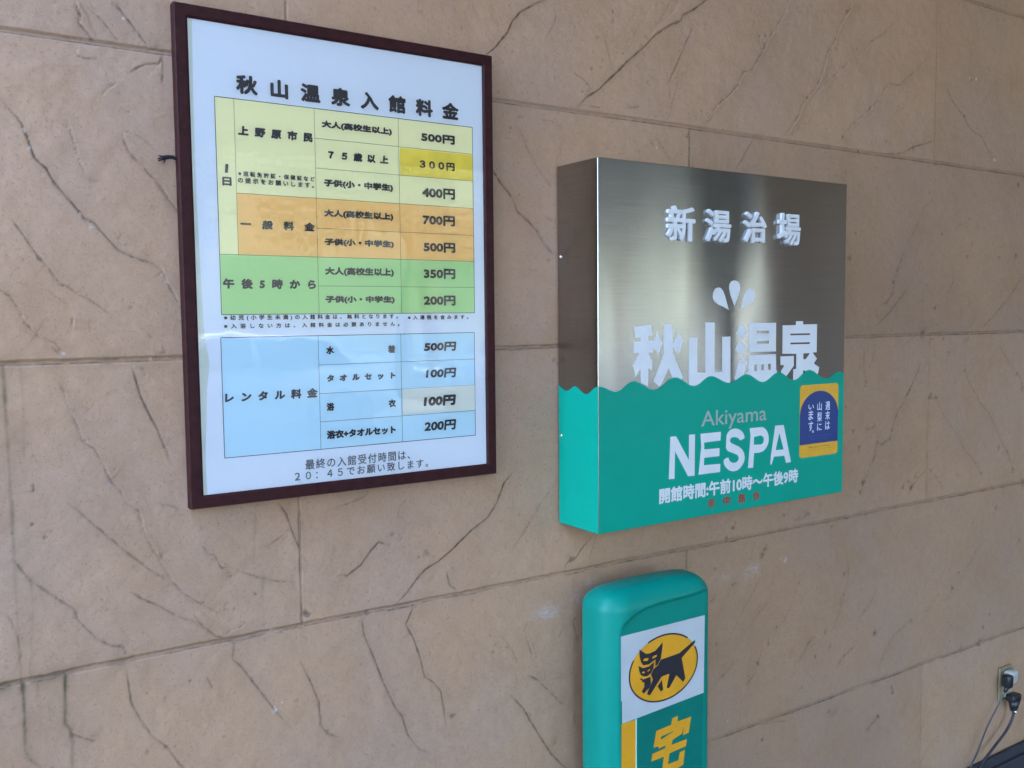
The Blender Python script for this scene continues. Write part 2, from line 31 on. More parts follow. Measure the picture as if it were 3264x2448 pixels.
SPA_NAME = [[(0.9174,1.6293),(0.9685,1.6328),(0.9728,1.6093),(0.96,1.6085),(0.9597,1.5977),(0.975,1.5979),(0.9854,1.6172),(1.0008,1.5908),(0.9891,1.5634),(0.9755,1.5838),(0.9736,1.5715),(0.9579,1.5714),(0.9715,1.5531),(0.9708,1.5282),(0.9596,1.5363),(0.9587,1.4952),(0.9373,1.5049),(0.9363,1.5372),(0.9218,1.5185),(0.9139,1.5444),(0.9317,1.5711),(0.9163,1.5719),(0.9163,1.5968),(0.9363,1.5972),(0.9363,1.6055),(0.9209,1.6053)],[(1.0056,1.6331),(1.0328,1.6333),(1.033,1.5862),(1.0494,1.6161),(1.066,1.5964),(1.0512,1.562),(1.0335,1.5812),(1.0331,1.5681),(1.065,1.5122),(1.0608,1.5023),(1.0368,1.5035),(1.0204,1.5334),(0.9984,1.4976),(0.9919,1.4935),(0.9745,1.5058),(1.0041,1.5646),(1.0051,1.5869)],[(1.0827,1.6016),(1.1101,1.6022),(1.1106,1.52),(1.1363,1.519),(1.1354,1.6362),(1.1661,1.6361),(1.1668,1.5191),(1.1913,1.5194),(1.1912,1.6016),(1.2192,1.602),(1.22,1.4897),(1.2201,1.4868),(1.0833,1.4856)],[(1.2504,1.6305),(1.2758,1.6168),(1.2646,1.5943),(1.2382,1.6085)],[(1.2483,1.5924),(1.2743,1.5784),(1.2612,1.5543),(1.2354,1.5701)],[(1.2505,1.548),(1.2745,1.5369),(1.2668,1.5109),(1.2611,1.493),(1.2387,1.494),(1.2345,1.5024)],[(1.2825,1.633),(1.3791,1.6328),(1.3794,1.5619),(1.2834,1.5629)],[(1.3085,1.6143),(1.3537,1.6138),(1.3538,1.6069),(1.3094,1.6069)],[(1.3088,1.5889),(1.3536,1.5882),(1.3537,1.5823),(1.3098,1.5818)],[(1.2818,1.5554),(1.3795,1.555),(1.3811,1.5163),(1.3847,1.5125),(1.3852,1.4812),(1.2763,1.4864),(1.276,1.5134),(1.281,1.5156)],[(1.3011,1.5315),(1.3113,1.532),(1.3115,1.5161),(1.3018,1.5161)],[(1.3267,1.5315),(1.3359,1.5317),(1.3356,1.5166),(1.3269,1.517)],[(1.3515,1.5318),(1.3611,1.532),(1.361,1.5167),(1.3517,1.5168)],[(1.4032,1.6262),(1.4527,1.6261),(1.4529,1.6358),(1.4797,1.6355),(1.4802,1.6273),(1.5341,1.6275),(1.5341,1.555),(1.5181,1.5548),(1.5355,1.5388),(1.5238,1.5267),(1.5451,1.516),(1.541,1.5012),(1.5336,1.4927),(1.4829,1.511),(1.483,1.5048),(1.4718,1.4905),(1.4554,1.4839),(1.4447,1.4881),(1.4448,1.5143),(1.4557,1.5157),(1.4556,1.5536),(1.4031,1.5552)],[(1.4313,1.605),(1.5076,1.6045),(1.5068,1.6002),(1.4318,1.6008)],[(1.4323,1.5822),(1.5072,1.5817),(1.5067,1.5774),(1.4331,1.578)],[(1.4826,1.5538),(1.5078,1.5535),(1.4913,1.5384),(1.4824,1.5393)],[(1.3965,1.5488),(1.4463,1.5484),(1.4465,1.5234),(1.4197,1.499),(1.4026,1.5057),(1.398,1.5114),(1.4112,1.5254),(1.3968,1.5277)]]
SPA_LATIN = [[(1.0259,1.3766),(1.0437,1.3762),(1.0839,1.3174),(1.0846,1.3766),(1.1035,1.3762),(1.1026,1.2787),(1.0816,1.2797),(1.0406,1.3417),(1.0389,1.2781),(1.0215,1.2789)],[(1.1211,1.3759),(1.1885,1.3756),(1.187,1.355),(1.133,1.3543),(1.1335,1.3379),(1.1843,1.3365),(1.1838,1.3177),(1.1337,1.3179),(1.1324,1.3005),(1.1872,1.2986),(1.1863,1.2791),(1.1153,1.2797),(1.1239,1.3454)],[(1.2694,1.3536),(1.2547,1.3494),(1.2493,1.3544),(1.2439,1.3572),(1.2353,1.3592),(1.2267,1.3593),(1.2203,1.356),(1.2193,1.3508),(1.2215,1.3472),(1.2269,1.3441),(1.2506,1.3345),(1.2615,1.3267),(1.2681,1.3177),(1.2709,1.3051),(1.2684,1.2954),(1.262,1.2876),(1.2545,1.2814),(1.2448,1.277),(1.2362,1.2759),(1.2276,1.2765),(1.219,1.2792),(1.2105,1.2843),(1.203,1.291),(1.1987,1.2983),(1.1986,1.3066),(1.206,1.3104),(1.2144,1.3111),(1.2166,1.3056),(1.2199,1.3015),(1.2252,1.2984),(1.2317,1.2966),(1.2392,1.2967),(1.2456,1.2991),(1.2499,1.304),(1.2491,1.3102),(1.2443,1.3152),(1.2292,1.3212),(1.2164,1.3254),(1.21,1.3289),(1.2057,1.3354),(1.2075,1.3654),(1.2117,1.3718),(1.218,1.3766),(1.2265,1.3793),(1.2372,1.3797),(1.2469,1.3778),(1.2544,1.3746),(1.261,1.3703),(1.2654,1.3654),(1.2687,1.3598)],[(1.2871,1.3767),(1.3315,1.3765),(1.3394,1.3736),(1.3451,1.3693),(1.3508,1.3626),(1.3543,1.3553),(1.3556,1.3474),(1.3557,1.3396),(1.3531,1.332),(1.348,1.3246),(1.3413,1.3189),(1.3324,1.315),(1.3167,1.3133),(1.3033,1.3142),(1.3005,1.2784),(1.2822,1.2787),(1.2906,1.3572)],[(1.3028,1.354),(1.3273,1.3559),(1.3334,1.3531),(1.3375,1.3488),(1.3378,1.3434),(1.3365,1.338),(1.3332,1.3349),(1.3276,1.3333),(1.302,1.3347)],[(1.3791,1.3761),(1.4103,1.3759),(1.4395,1.2791),(1.4214,1.2784),(1.414,1.2974),(1.3758,1.2986),(1.3658,1.2783),(1.3627,1.2825),(1.3643,1.3012)],[(1.3944,1.3569),(1.4114,1.3136),(1.3813,1.3146)]]
DROPS = [[(1.1773,1.7179),(1.1671,1.7152),(1.1605,1.7061),(1.1591,1.6952),(1.1637,1.6861),(1.1751,1.6788),(1.1932,1.6732),(1.2132,1.6651),(1.2062,1.6824),(1.1997,1.699),(1.1929,1.7107),(1.185,1.7172)],[(1.2308,1.7354),(1.2203,1.733),(1.2141,1.7256),(1.2132,1.7156),(1.2175,1.7009),(1.2245,1.688),(1.232,1.6746),(1.2393,1.688),(1.2461,1.701),(1.2507,1.7159),(1.2495,1.7271),(1.2414,1.7337)],[(1.2868,1.7162),(1.2977,1.7126),(1.3027,1.7051),(1.3029,1.6956),(1.2981,1.6873),(1.2862,1.6806),(1.2673,1.6731),(1.2502,1.6649),(1.258,1.6824),(1.2643,1.6993),(1.2706,1.7098),(1.2776,1.715)]]
WAVE_FRONT = [(0.8185,1.5018),(0.8662,1.4884),(0.9154,1.509),(0.9775,1.4871),(1.0392,1.5122),(1.1006,1.4898),(1.1535,1.5101),(1.216,1.4916),(1.2748,1.5093),(1.3329,1.488),(1.3893,1.5095),(1.4479,1.4877),(1.5043,1.5108),(1.5726,1.4857),(1.626,1.5018),(1.6442,1.4953)]
TOP_TEXT = [('新',1.0103,1.8586,1.0956,1.8626,1.0523,1.8999,1.0527,1.8212),('湯',1.1303,1.8587,1.2115,1.8624,1.1701,1.8979,1.1708,1.8231),('治',1.2564,1.8612,1.3334,1.8646,1.294,1.8998,1.295,1.8259),('場',1.3761,1.8615,1.4578,1.865,1.4158,1.9021,1.4172,1.8243)]
BOX_TEXT = [('Akiyama',1.1238,1.3467,1.3936,0.0349,-0.0008),('開館時間:午前10時～午後9時',0.9922,1.4678,1.2252,0.0342,0.0013),('年中無休',1.1457,1.3259,1.196,0.0207,-0.0014)]
STK_TEXT = [('週',1.5794,1.4254,1.5799,1.4031),('末',1.5796,1.4004,1.5801,1.3774),('は',1.5795,1.3739,1.5801,1.3516),('山',1.5466,1.426,1.5471,1.4038),('梨',1.5472,1.3997,1.5477,1.3748),('に',1.5472,1.3707,1.5476,1.3512),('い',1.5139,1.421,1.5142,1.4087),('ま',1.513,1.406,1.5135,1.3813),('す',1.5132,1.3772,1.5137,1.3524),('。',1.522,1.3539,1.5221,1.3477)]
POSTER_TEXT = [('秋山温泉入館料金',0.0906,0.5513,2.0587,0.0336,-0.0006),('上野原市民',0.0915,0.2331,1.9849,0.0179,0.0011),('※運転免許証・保健証など',0.0898,0.235,1.9124,0.0093,0.001),('の提示をお願いします。',0.0886,0.233,1.9,0.0102,-0.0005),('1',0.0645,0.0738,1.9162,0.0158,0.0007),('日',0.0609,0.0775,1.8935,0.0156,0.0003),('大人(高校生以上)',0.2513,0.3979,2.0131,0.0146,-0.0009),('７５歳以上',0.2622,0.3893,1.9569,0.0168,0.0002),('子供(小・中学生)',0.2527,0.3981,1.9031,0.0153,-0.002),('大人(高校生以上)',0.2518,0.3976,1.8461,0.0154,0.0009),('子供(小・中学生)',0.2514,0.3976,1.7923,0.0145,-0.0009),('一般料金',0.0904,0.2325,1.8187,0.0169,0.0),('500円',0.4628,0.5408,2.0088,0.0184,-0.001),('３００円',0.4581,0.5399,1.9549,0.0169,-0.0009),('400円',0.4629,0.5397,1.8967,0.0219,0.0024),('700円',0.4633,0.5388,1.8419,0.0213,0.0008),('500円',0.4642,0.5387,1.7873,0.0208,-0.0001),('午後5時から',0.0555,0.2322,1.7096,0.0187,0.0005),('大人(高校生以上)',0.2509,0.3964,1.7355,0.0164,0.0013),('350円',0.4635,0.5378,1.7331,0.0211,0.001),('子供(小・中学生)',0.2502,0.397,1.6825,0.0146,-0.0011),('200円',0.4625,0.5373,1.6785,0.0209,-0.0002),('※幼児(小学生未満)の入館料金は、無料となります。',0.0557,0.4036,1.6515,0.0108,-0.0027),('※入湯税を含みます。',0.4256,0.5681,1.65,0.0092,-0.0015),('※入浴しない方は、入館料金は必要ありません。',0.0553,0.407,1.6376,0.0093,-0.0043),('レンタル料金',0.0527,0.23,1.5032,0.0187,-0.0041),('水',0.2494,0.2654,1.5854,0.0157,0.0005),('着',0.3798,0.3961,1.5837,0.0163,0.0005),('タオルセット',0.249,0.3957,1.5318,0.0141,-0.001),('浴',0.2475,0.2633,1.4756,0.0158,-0.0004),('衣',0.3789,0.3952,1.4745,0.0164,-0.0001),('浴衣+タオルセット',0.2461,0.3941,1.4208,0.0159,-0.0004),('500円',0.4607,0.5369,1.5842,0.0194,-0.0002),('100円',0.4642,0.536,1.5288,0.0201,0.0012),('100円',0.4578,0.5343,1.4703,0.0226,-0.0006),('200円',0.4584,0.5338,1.4186,0.022,-0.0006),('最終の入館受付時間は、',0.2015,0.4254,1.3654,0.0198,-0.0054),('２０：４５でお願い致します。',0.1799,0.4665,1.3455,0.0181,-0.0039)]
CAT = [[(0.9151,0.9075),(0.9348,0.8932),(0.9436,0.8922),(0.9629,0.8944),(0.9853,0.9104),(0.9845,0.8996),(0.9794,0.8731),(0.9704,0.8612),(0.9629,0.8583),(0.9629,0.8743),(0.9436,0.8671),(0.926,0.8687),(0.9195,0.8781),(0.9158,0.8925)],[(0.926,0.8806),(0.9304,0.8837),(0.9421,0.8823),(0.9414,0.8779),(0.9377,0.876),(0.9275,0.8783)],[(0.9525,0.88),(0.9569,0.8836),(0.9673,0.8843),(0.9674,0.8808),(0.9629,0.8789),(0.9532,0.8782)],[(0.9119,0.8707),(0.926,0.8621),(0.9436,0.8625),(0.9592,0.8694),(0.957,0.855),(0.9511,0.846),(0.9393,0.8407),(0.9304,0.8416),(0.9195,0.8475),(0.9144,0.8577)],[(0.922,0.8526),(0.926,0.8545),(0.9312,0.8528),(0.9304,0.8495),(0.9224,0.8511)],[(0.9378,0.8519),(0.9414,0.855),(0.9474,0.8558),(0.9466,0.8527),(0.9422,0.8509)],[(0.9794,0.8702),(1.0357,0.8731),(1.0857,0.8944),(1.0881,0.8892),(1.0443,0.8602),(1.0563,0.8094),(1.0493,0.8022),(1.0275,0.823),(1.0046,0.7968),(0.9977,0.8001),(1.006,0.8314),(0.9825,0.8303),(0.9467,0.7943),(0.9378,0.7987),(0.943,0.809),(0.9555,0.829),(0.9496,0.8418),(0.957,0.8527),(0.9704,0.8589)],[(0.9261,0.8357),(0.9481,0.8375),(0.9496,0.8212),(0.9452,0.813),(0.9275,0.8023),(0.9224,0.8092),(0.9297,0.8178),(0.9297,0.8286),(0.9224,0.8303),(0.9231,0.8341),(0.9173,0.8377),(0.918,0.841),(0.9217,0.8396)],[(0.9825,0.8228),(0.9868,0.7981),(0.9788,0.7959),(0.9698,0.8102),(0.9795,0.8189)]]
TAKU = [[(0.9661,0.7053),(1.0128,0.7084),(1.0155,0.7225),(1.0333,0.7244),(1.0328,0.7109),(1.0759,0.7119),(1.0681,0.6751),(1.0499,0.6735),(1.0521,0.6935),(1.0465,0.6782),(1.0168,0.6708),(1.0135,0.6597),(1.0625,0.6611),(1.0592,0.6448),(1.0074,0.6414),(1.0031,0.6166),(1.0355,0.6169),(1.0399,0.635),(1.0564,0.6361),(1.0514,0.6021),(1.0322,0.5989),(1.0021,0.5965),(0.9844,0.6075),(0.9898,0.6382),(0.9511,0.6372),(0.9548,0.6546),(0.9941,0.6574),(0.9958,0.6637),(0.9738,0.662),(0.9733,0.6673),(0.9581,0.668)],[(0.9819,0.6885),(1.024,0.6919),(1.0151,0.6891),(0.9803,0.6809)]]
# ---------------------------------------------------------------- helpers
def link(o, parent=None):
    SC.collection.objects.link(o)
    if parent is not None: o.parent = parent
    return o
def tag(o, label=None, cat=None, group=None, kind=None):
    if label: o['label'] = label
    if cat: o['category'] = cat
    if group: o['group'] = group
    if kind: o['kind'] = kind
    return o
def thing(name, label, cat, loc=(0, 0, 0), group=None):
    o = bpy.data.objects.new(name, None); o.location = loc; o.empty_display_size = .05
    link(o); return tag(o, label, cat, group)
def mesh_obj(name, me, mat=None, parent=None, smooth=False):
    if mat is not None: me.materials.append(mat)
    if smooth: me.polygons.foreach_set('use_smooth', [True] * len(me.polygons))
    o = bpy.data.objects.new(name, me); link(o, parent)
    if parent is not None:                       # meshes are written in world coordinates
        l = Vector(parent.location); q = parent
        while q.parent is not None: q = q.parent; l = l + Vector(q.location)
        o.matrix_parent_inverse = Matrix.Identity(4)
        me.transform(Matrix.Translation(-l))
    return o
def from_bm(name, bm, mat=None, parent=None, smooth=False):
    me = bpy.data.meshes.new(name); bm.to_mesh(me); bm.free()
    return mesh_obj(name, me, mat, parent, smooth)
def from_data(name, v, f, mat=None, parent=None, smooth=False):
    me = bpy.data.meshes.new(name); me.from_pydata(v, [], f); me.update()
    return mesh_obj(name, me, mat, parent, smooth)
def add_box(bm, x0, x1, y0, y1, z0, z1, bev=0, seg=2):
    r = bmesh.ops.create_cube(bm, size=1)
    for v in r['verts']:
        v.co = Vector(((x0 + x1) / 2 + v.co.x * (x1 - x0), (y0 + y1) / 2 + v.co.y * (y1 - y0), (z0 + z1) / 2 + v.co.z * (z1 - z0)))
    if bev:
        es = list({e for v in r['verts'] for e in v.link_edges})
        bmesh.ops.bevel(bm, geom=es, offset=bev, segments=seg, affect='EDGES', profile=.5)
def add_cyl(bm, p0, p1, r0, r1=None, n=16):
    p0, p1 = Vector(p0), Vector(p1); r1 = r0 if r1 is None else r1
    d = p1 - p0; q = Vector((0, 0, 1)).rotation_difference(d.normalized()).to_matrix().to_4x4()
    bmesh.ops.create_cone(bm, cap_ends=True, segments=n, radius1=r0, radius2=r1, depth=d.length,
                          matrix=Matrix.Translation((p0 + p1) / 2) @ q)
def tube(pts, rad, n=10, sub=6):
    """tube through points, Catmull-Rom smoothed; rad is a number or one per point"""
    P = [Vector(p) for p in pts]; R = rad if isinstance(rad, (list, tuple)) else [rad] * len(P)
    Q = []; RR = []
    for i in range(len(P) - 1):
        a, b, c, d = P[max(i - 1, 0)], P[i], P[i + 1], P[min(i + 2, len(P) - 1)]
        for k in range(sub):
            t = k / sub
            Q.append(.5 * ((2 * b) + (c - a) * t + (2 * a - 5 * b + 4 * c - d) * t * t + (3 * b - a - 3 * c + d) * t ** 3)); RR.append(R[i] + (R[i + 1] - R[i]) * t)
    Q.append(P[-1]); RR.append(R[-1])
    v = []; f = []
    for i, q in enumerate(Q):
        t = (Q[min(i + 1, len(Q) - 1)] - Q[max(i - 1, 0)]).normalized()
        u = t.cross(Vector((0, 1, 0)));  u = u.normalized() if u.length > 1e-4 else Vector((1, 0, 0)); w = t.cross(u)
        for k in range(n):
            a = 2 * math.pi * k / n; v.append(q + (u * math.cos(a) + w * math.sin(a)) * RR[i])
    for i in range(len(Q) - 1):
        for k in range(n):
            f.append((i * n + k, i * n + (k + 1) % n, (i + 1) * n + (k + 1) % n, (i + 1) * n + k))
    f.append(tuple(range(n))[::-1]); f.append(tuple((len(Q) - 1) * n + k for k in range(n)))
    return [tuple(x) for x in v], f

# flat cut-out shapes and lettering: outlines in the wall plane (x, z), facing -y
def loops_mesh(loops, y, depth=0.0, bevel=0.0):
    cu = bpy.data.curves.new('outline', 'CURVE'); cu.dimensions = '2D'; cu.fill_mode = 'BOTH' if depth else 'FRONT'
    for l in loops:
        s = cu.splines.new('POLY'); s.points.add(len(l) - 1); s.use_cyclic_u = True
        for p, (a, b) in zip(s.points, l): p.co = (a, b, 0, 1)
    cu.extrude = depth / 2
    if bevel: cu.bevel_depth = bevel; cu.bevel_resolution = 1
    return curve_arrays(cu, y, depth)
def curve_arrays(cu, y, depth=0):
    o = bpy.data.objects.new('outline', cu); SC.collection.objects.link(o)
    bpy.context.view_layer.update()
    ev = o.evaluated_get(bpy.context.evaluated_depsgraph_get()); me = ev.to_mesh()
    v = [(p.co.x, y - p.co.z - depth / 2, p.co.y) for p in me.vertices]; f = [tuple(q.vertices) for q in me.polygons]
    ev.to_mesh_clear(); bpy.data.objects.remove(o); bpy.data.curves.remove(cu)
    return v, f
def raw_text(t, k=1.0, depth=0.0, bevel=0.0):
    key = (t, round(k, 3), depth, bevel)
    if key not in CACHE:
        cu = bpy.data.curves.new('lettering', 'FONT'); cu.body = t; cu.size = 1; cu.space_character = k; cu.resolution_u = 3
        cu.extrude = depth / 2
        if bevel: cu.bevel_depth = bevel; cu.bevel_resolution = 1
        CACHE[key] = curve_arrays(cu, 0, 0)
    return CACHE[key]
CACHE = {}
RING8 = [(0, 0), (1, 0), (-1, 0), (0, 1), (0, -1), (.7, .7), (-.7, .7), (.7, -.7), (-.7, -.7)]
def text_mesh(acc, t, x0, x1, z0, h, y, bold=0.0, spread=False, shear=0.0, dz=0.0, depth=0.0, keep=None, bev=0.0):
    """lettering fitted to the box x0..x1, z0..z0+h; weight is built up from shifted copies 0.02 mm apart in depth"""
    v, f = raw_text(t)
    bx = lambda v: (min(p[0] for p in v), max(p[0] for p in v), min(p[2] for p in v), max(p[2] for p in v))
    a, b, c, d = bx(v); hh = h - 2 * bold; ww = (x1 - x0) - 2 * bold - abs(shear) * h * .5
    s = hh / (d - c)
    k = 1.0
    if spread:
        k = 1 + (ww / (s * .87) - (b - a)) / (len(t) - 1) / .98
        v, f = raw_text(t, k); a, b, c, d = bx(v)
    if depth: v, f = raw_text(t, k, depth / s, bev / s); a, b, c, d = bx(v)
    sx = ww / (b - a)
    V, F = acc
    for i, (ox, oz) in enumerate(RING8 if bold else RING8[:1]):
        n = len(V)
        for p in v:
            zz = (p[2] - c) * s; fx = (p[0] - a) * sx
            V.append((x0 + bold + fx + ox * bold + shear * zz, y + (p[1] * s if depth else 0) - i * 2e-5, z0 + bold + zz + oz * bold + dz * fx / max(ww, 1e-6)))
        F.extend(tuple(n + q for q in ff) for ff in f)
def rect(acc, x0, x1, z0, z1, y):
    V, F = acc; n = len(V); V += [(x0, y, z0), (x1, y, z0), (x1, y, z1), (x0, y, z1)]; F.append((n, n + 1, n + 2, n + 3))
def rrect(x0, x1, z0, z1, r, n=8):
    out = []
    for cx, cz, a0 in ((x1 - r, z1 - r, 0), (x0 + r, z1 - r, 90), (x0 + r, z0 + r, 180), (x1 - r, z0 + r, 270)):
        for k in range(n + 1):
            a = math.radians(a0 + 90 * k / n); out.append((cx + r * math.cos(a), cz + r * math.sin(a)))
    return out

# ---------------------------------------------------------------- materials
def mat(name, col, rough=.5, metal=0.0, spec=.5, bump=None, var=None, **kw):
    """bump=(scale, strength, distance), var=(scale, amount): brightness mottling of the thing itself"""
    m = bpy.data.materials.new(name); m.use_nodes = True; nt = m.node_tree; b = nt.nodes['Principled BSDF']
    b.inputs['Base Color'].default_value = (*col, 1); b.inputs['Roughness'].default_value = rough
    b.inputs['Metallic'].default_value = metal; b.inputs['Specular IOR Level'].default_value = spec
    for k, v in kw.items(): b.inputs[k].default_value = v
    tc = nt.nodes.new('ShaderNodeTexCoord')
    if var:
        n = nt.nodes.new('ShaderNodeTexNoise'); n.inputs['Scale'].default_value = var[0]; n.inputs['Detail'].default_value = 6
        nt.links.new(tc.outputs['Object'], n.inputs['Vector'])
        r = nt.nodes.new('ShaderNodeMapRange'); r.inputs[1].default_value = .3; r.inputs[2].default_value = .7
        r.inputs[3].default_value = 1 - var[1]; r.inputs[4].default_value = 1 + var[1]
        nt.links.new(n.outputs['Fac'], r.inputs[0])
        x = nt.nodes.new('ShaderNodeMix'); x.data_type = 'RGBA'; x.blend_type = 'MULTIPLY'; x.inputs[0].default_value = 1
        x.inputs[6].default_value = (*col, 1); nt.links.new(r.outputs[0], x.inputs[7]); nt.links.new(x.outputs[2], b.inputs['Base Color'])
    if bump:
        n = nt.nodes.new('ShaderNodeTexNoise'); n.inputs['Scale'].default_value = bump[0]; n.inputs['Detail'].default_value = 5
        nt.links.new(tc.outputs['Object'], n.inputs['Vector'])
        u = nt.nodes.new('ShaderNodeBump'); u.inputs['Strength'].default_value = bump[1]; u.inputs['Distance'].default_value = bump[2]
        nt.links.new(n.outputs['Fac'], u.inputs['Height']); nt.links.new(u.outputs['Normal'], b.inputs['Normal'])
    return m
def wall_material():
    m = bpy.data.materials.new('textured plaster'); m.use_nodes = True; nt = m.node_tree; N = nt.nodes; L = nt.links
    b = N['Principled BSDF']; b.inputs['Roughness'].default_value = .8; b.inputs['Specular IOR Level'].default_value = .25
    tc = N.new('ShaderNodeTexCoord')
    def noise(scale, det=5, rough=.55, map_=None):
        n = N.new('ShaderNodeTexNoise'); n.inputs['Scale'].default_value = scale; n.inputs['Detail'].default_value = det; n.inputs['Roughness'].default_value = rough
        if map_:
            mp = N.new('ShaderNodeMapping'); mp.inputs['Scale'].default_value = map_; L.new(tc.outputs['Object'], mp.inputs[0]); L.new(mp.outputs[0], n.inputs['Vector'])
        else: L.new(tc.outputs['Object'], n.inputs['Vector'])
        return n.outputs['Fac']
    def rng(f, a, b_, c, d):
        r = N.new('ShaderNodeMapRange'); r.inputs[1].default_value = a; r.inputs[2].default_value = b_; r.inputs[3].default_value = c; r.inputs[4].default_value = d
        L.new(f, r.inputs[0]); return r.outputs[0]
    def mix(fac, a, c, mode='MIX'):
        x = N.new('ShaderNodeMix'); x.data_type = 'RGBA'; x.blend_type = mode
        if isinstance(fac, float): x.inputs[0].default_value = fac
        else: L.new(fac, x.inputs[0])
        for i, q in ((6, a), (7, c)):
            if isinstance(q, tuple): x.inputs[i].default_value = (*q, 1)
            else: L.new(q, x.inputs[i])
        return x.outputs[2]
    def math_(op, a, c):
        x = N.new('ShaderNodeMath'); x.operation = op
        for i, q in ((0, a), (1, c)):
            if isinstance(q, (int, float)): x.inputs[i].default_value = q
            else: L.new(q, x.inputs[i])
        x.use_clamp = True
        return x.outputs[0]
    def attr(n):
        a = N.new('ShaderNodeAttribute'); a.attribute_name = n; return a.outputs['Fac']
    c = mix(rng(noise(1.7, 3), .4, .62, 0, 1), WALL_A, WALL_B)
    c = mix(rng(noise(4.5, 6, .65), .46, .66, 0, .7), c, WALL_C)
    c = mix(rng(noise(38, 6, .7), .3, .72, .18, .0), c, (.061, .046, .034))
    c = mix(rng(noise(330, 3, .6), .3, .72, 0.0, .16), c, (.345, .275, .22))
    c = mix(rng(noise(160, 3, .65), .57, .75, 0, .42), c, (.098, .067, .049))
    c = mix(1.0, c, attr('tone'), 'MULTIPLY')
    st = math_('MULTIPLY', attr('stain'), rng(noise(25, 4), .3, .7, .5, 1.1))
    c = mix(st, c, (.055, .052, .024))
    d = math_('MULTIPLY', attr('dirt'), rng(noise(70, 4, .7), .3, .62, .45, 1.0))
    c = mix(d, c, (.030, .025, .021))
    pl = math_('MULTIPLY', attr('pale'), rng(noise(60, 5, .75, (1, 1, 2.2)), .42, .60, 0.15, 1))
    c = mix(pl, c, (.42, .42, .43))
    L.new(c, b.inputs['Base Color'])
    u1 = N.new('ShaderNodeBump'); u1.inputs['Strength'].default_value = .35; u1.inputs['Distance'].default_value = .004; L.new(noise(60, 6, .65), u1.inputs['Height'])
    u2 = N.new('ShaderNodeBump'); u2.inputs['Strength'].default_value = .35; u2.inputs['Distance'].default_value = .0012; L.new(noise(420, 3, .6), u2.inputs['Height']); L.new(u1.outputs[0], u2.inputs['Normal'])
    L.new(u2.outputs[0], b.inputs['Normal'])
    return m
def steel_material():
    m = mat('brushed stainless steel', (.44, .435, .43), rough=.21, metal=1.0); nt = m.node_tree; N = nt.nodes; L = nt.links; b = N['Principled BSDF']
    b.inputs['Anisotropic'].default_value = .9
    t = N.new('ShaderNodeCombineXYZ'); t.inputs[2].default_value = 1; L.new(t.outputs[0], b.inputs['Tangent'])
    tc = N.new('ShaderNodeTexCoord'); mp = N.new('ShaderNodeMapping'); mp.inputs['Scale'].default_value = (6, 6, 900); L.new(tc.outputs['Object'], mp.inputs[0])
    n = N.new('ShaderNodeTexNoise'); n.inputs['Scale'].default_value = 1; n.inputs['Detail'].default_value = 3; L.new(mp.outputs[0], n.inputs['Vector'])
    r = N.new('ShaderNodeMapRange'); r.inputs[1].default_value = .3; r.inputs[2].default_value = .7; r.inputs[3].default_value = .20; r.inputs[4].default_value = .23
    L.new(n.outputs['Fac'], r.inputs[0]); L.new(r.outputs[0], b.inputs['Roughness'])
    r3 = N.new('ShaderNodeMapRange'); r3.inputs[1].default_value = .3; r3.inputs[2].default_value = .7; r3.inputs[3].default_value = .88; r3.inputs[4].default_value = 1.1; L.new(n.outputs['Fac'], r3.inputs[0])
    x = N.new('ShaderNodeMix'); x.data_type = 'RGBA'; x.blend_type = 'MULTIPLY'; x.inputs[0].default_value = 1; x.inputs[6].default_value = (.36, .355, .345, 1); L.new(r3.outputs[0], x.inputs[7]); L.new(x.outputs[2], b.inputs['Base Color'])
    mp2 = N.new('ShaderNodeMapping'); mp2.inputs['Scale'].default_value = (2.6, 2.6, 1.0); L.new(tc.outputs['Object'], mp2.inputs[0])
    n2 = N.new('ShaderNodeTexNoise'); n2.inputs['Scale'].default_value = 1.3; n2.inputs['Detail'].default_value = 1; L.new(mp2.outputs[0], n2.inputs['Vector'])
    u = N.new('ShaderNodeBump'); u.inputs['Strength'].default_value = 1; u.inputs['Distance'].default_value = .012; L.new(n2.outputs['Fac'], u.inputs['Height'])
    L.new(u.outputs[0], b.inputs['Normal'])
    return m
def cover_material():
    m = bpy.data.materials.new('clear acrylic sheet'); m.use_nodes = True; nt = m.node_tree; N = nt.nodes; L = nt.links
    N.remove(N['Principled BSDF']); out = N['Material Output']
    tr = N.new('ShaderNodeBsdfTransparent'); tr.inputs[0].default_value = (.97, .975, .975, 1)
    gl = N.new('ShaderNodeBsdfGlossy'); gl.inputs['Roughness'].default_value = .015
    fr = N.new('ShaderNodeFresnel'); fr.inputs[0].default_value = 1.5
    tc = N.new('ShaderNodeTexCoord'); mp = N.new('ShaderNodeMapping'); mp.inputs['Scale'].default_value = (5, 1, 1.2); L.new(tc.outputs['Object'], mp.inputs[0])
    n = N.new('ShaderNodeTexNoise'); n.inputs['Scale'].default_value = 1.6; n.inputs['Detail'].default_value = 2; L.new(mp.outputs[0], n.inputs['Vector'])
    u = N.new('ShaderNodeBump'); u.inputs['Strength'].default_value = 1; u.inputs['Distance'].default_value = .0016; L.new(n.outputs['Fac'], u.inputs['Height'])
    L.new(u.outputs[0], gl.inputs['Normal'])
    k = N.new('ShaderNodeMath'); k.operation = 'MULTIPLY'; k.inputs[1].default_value = .95; L.new(fr.outputs[0], k.inputs[0])   # both faces of the sheet
    mx = N.new('ShaderNodeMixShader'); L.new(k.outputs[0], mx.inputs[0]); L.new(tr.outputs[0], mx.inputs[1]); L.new(gl.outputs[0], mx.inputs[2]); L.new(mx.outputs[0], out.inputs[0])
    return m
WALL_A = (.358, .225, .139); WALL_B = (.322, .215, .154); WALL_C = (.300, .182, .106)
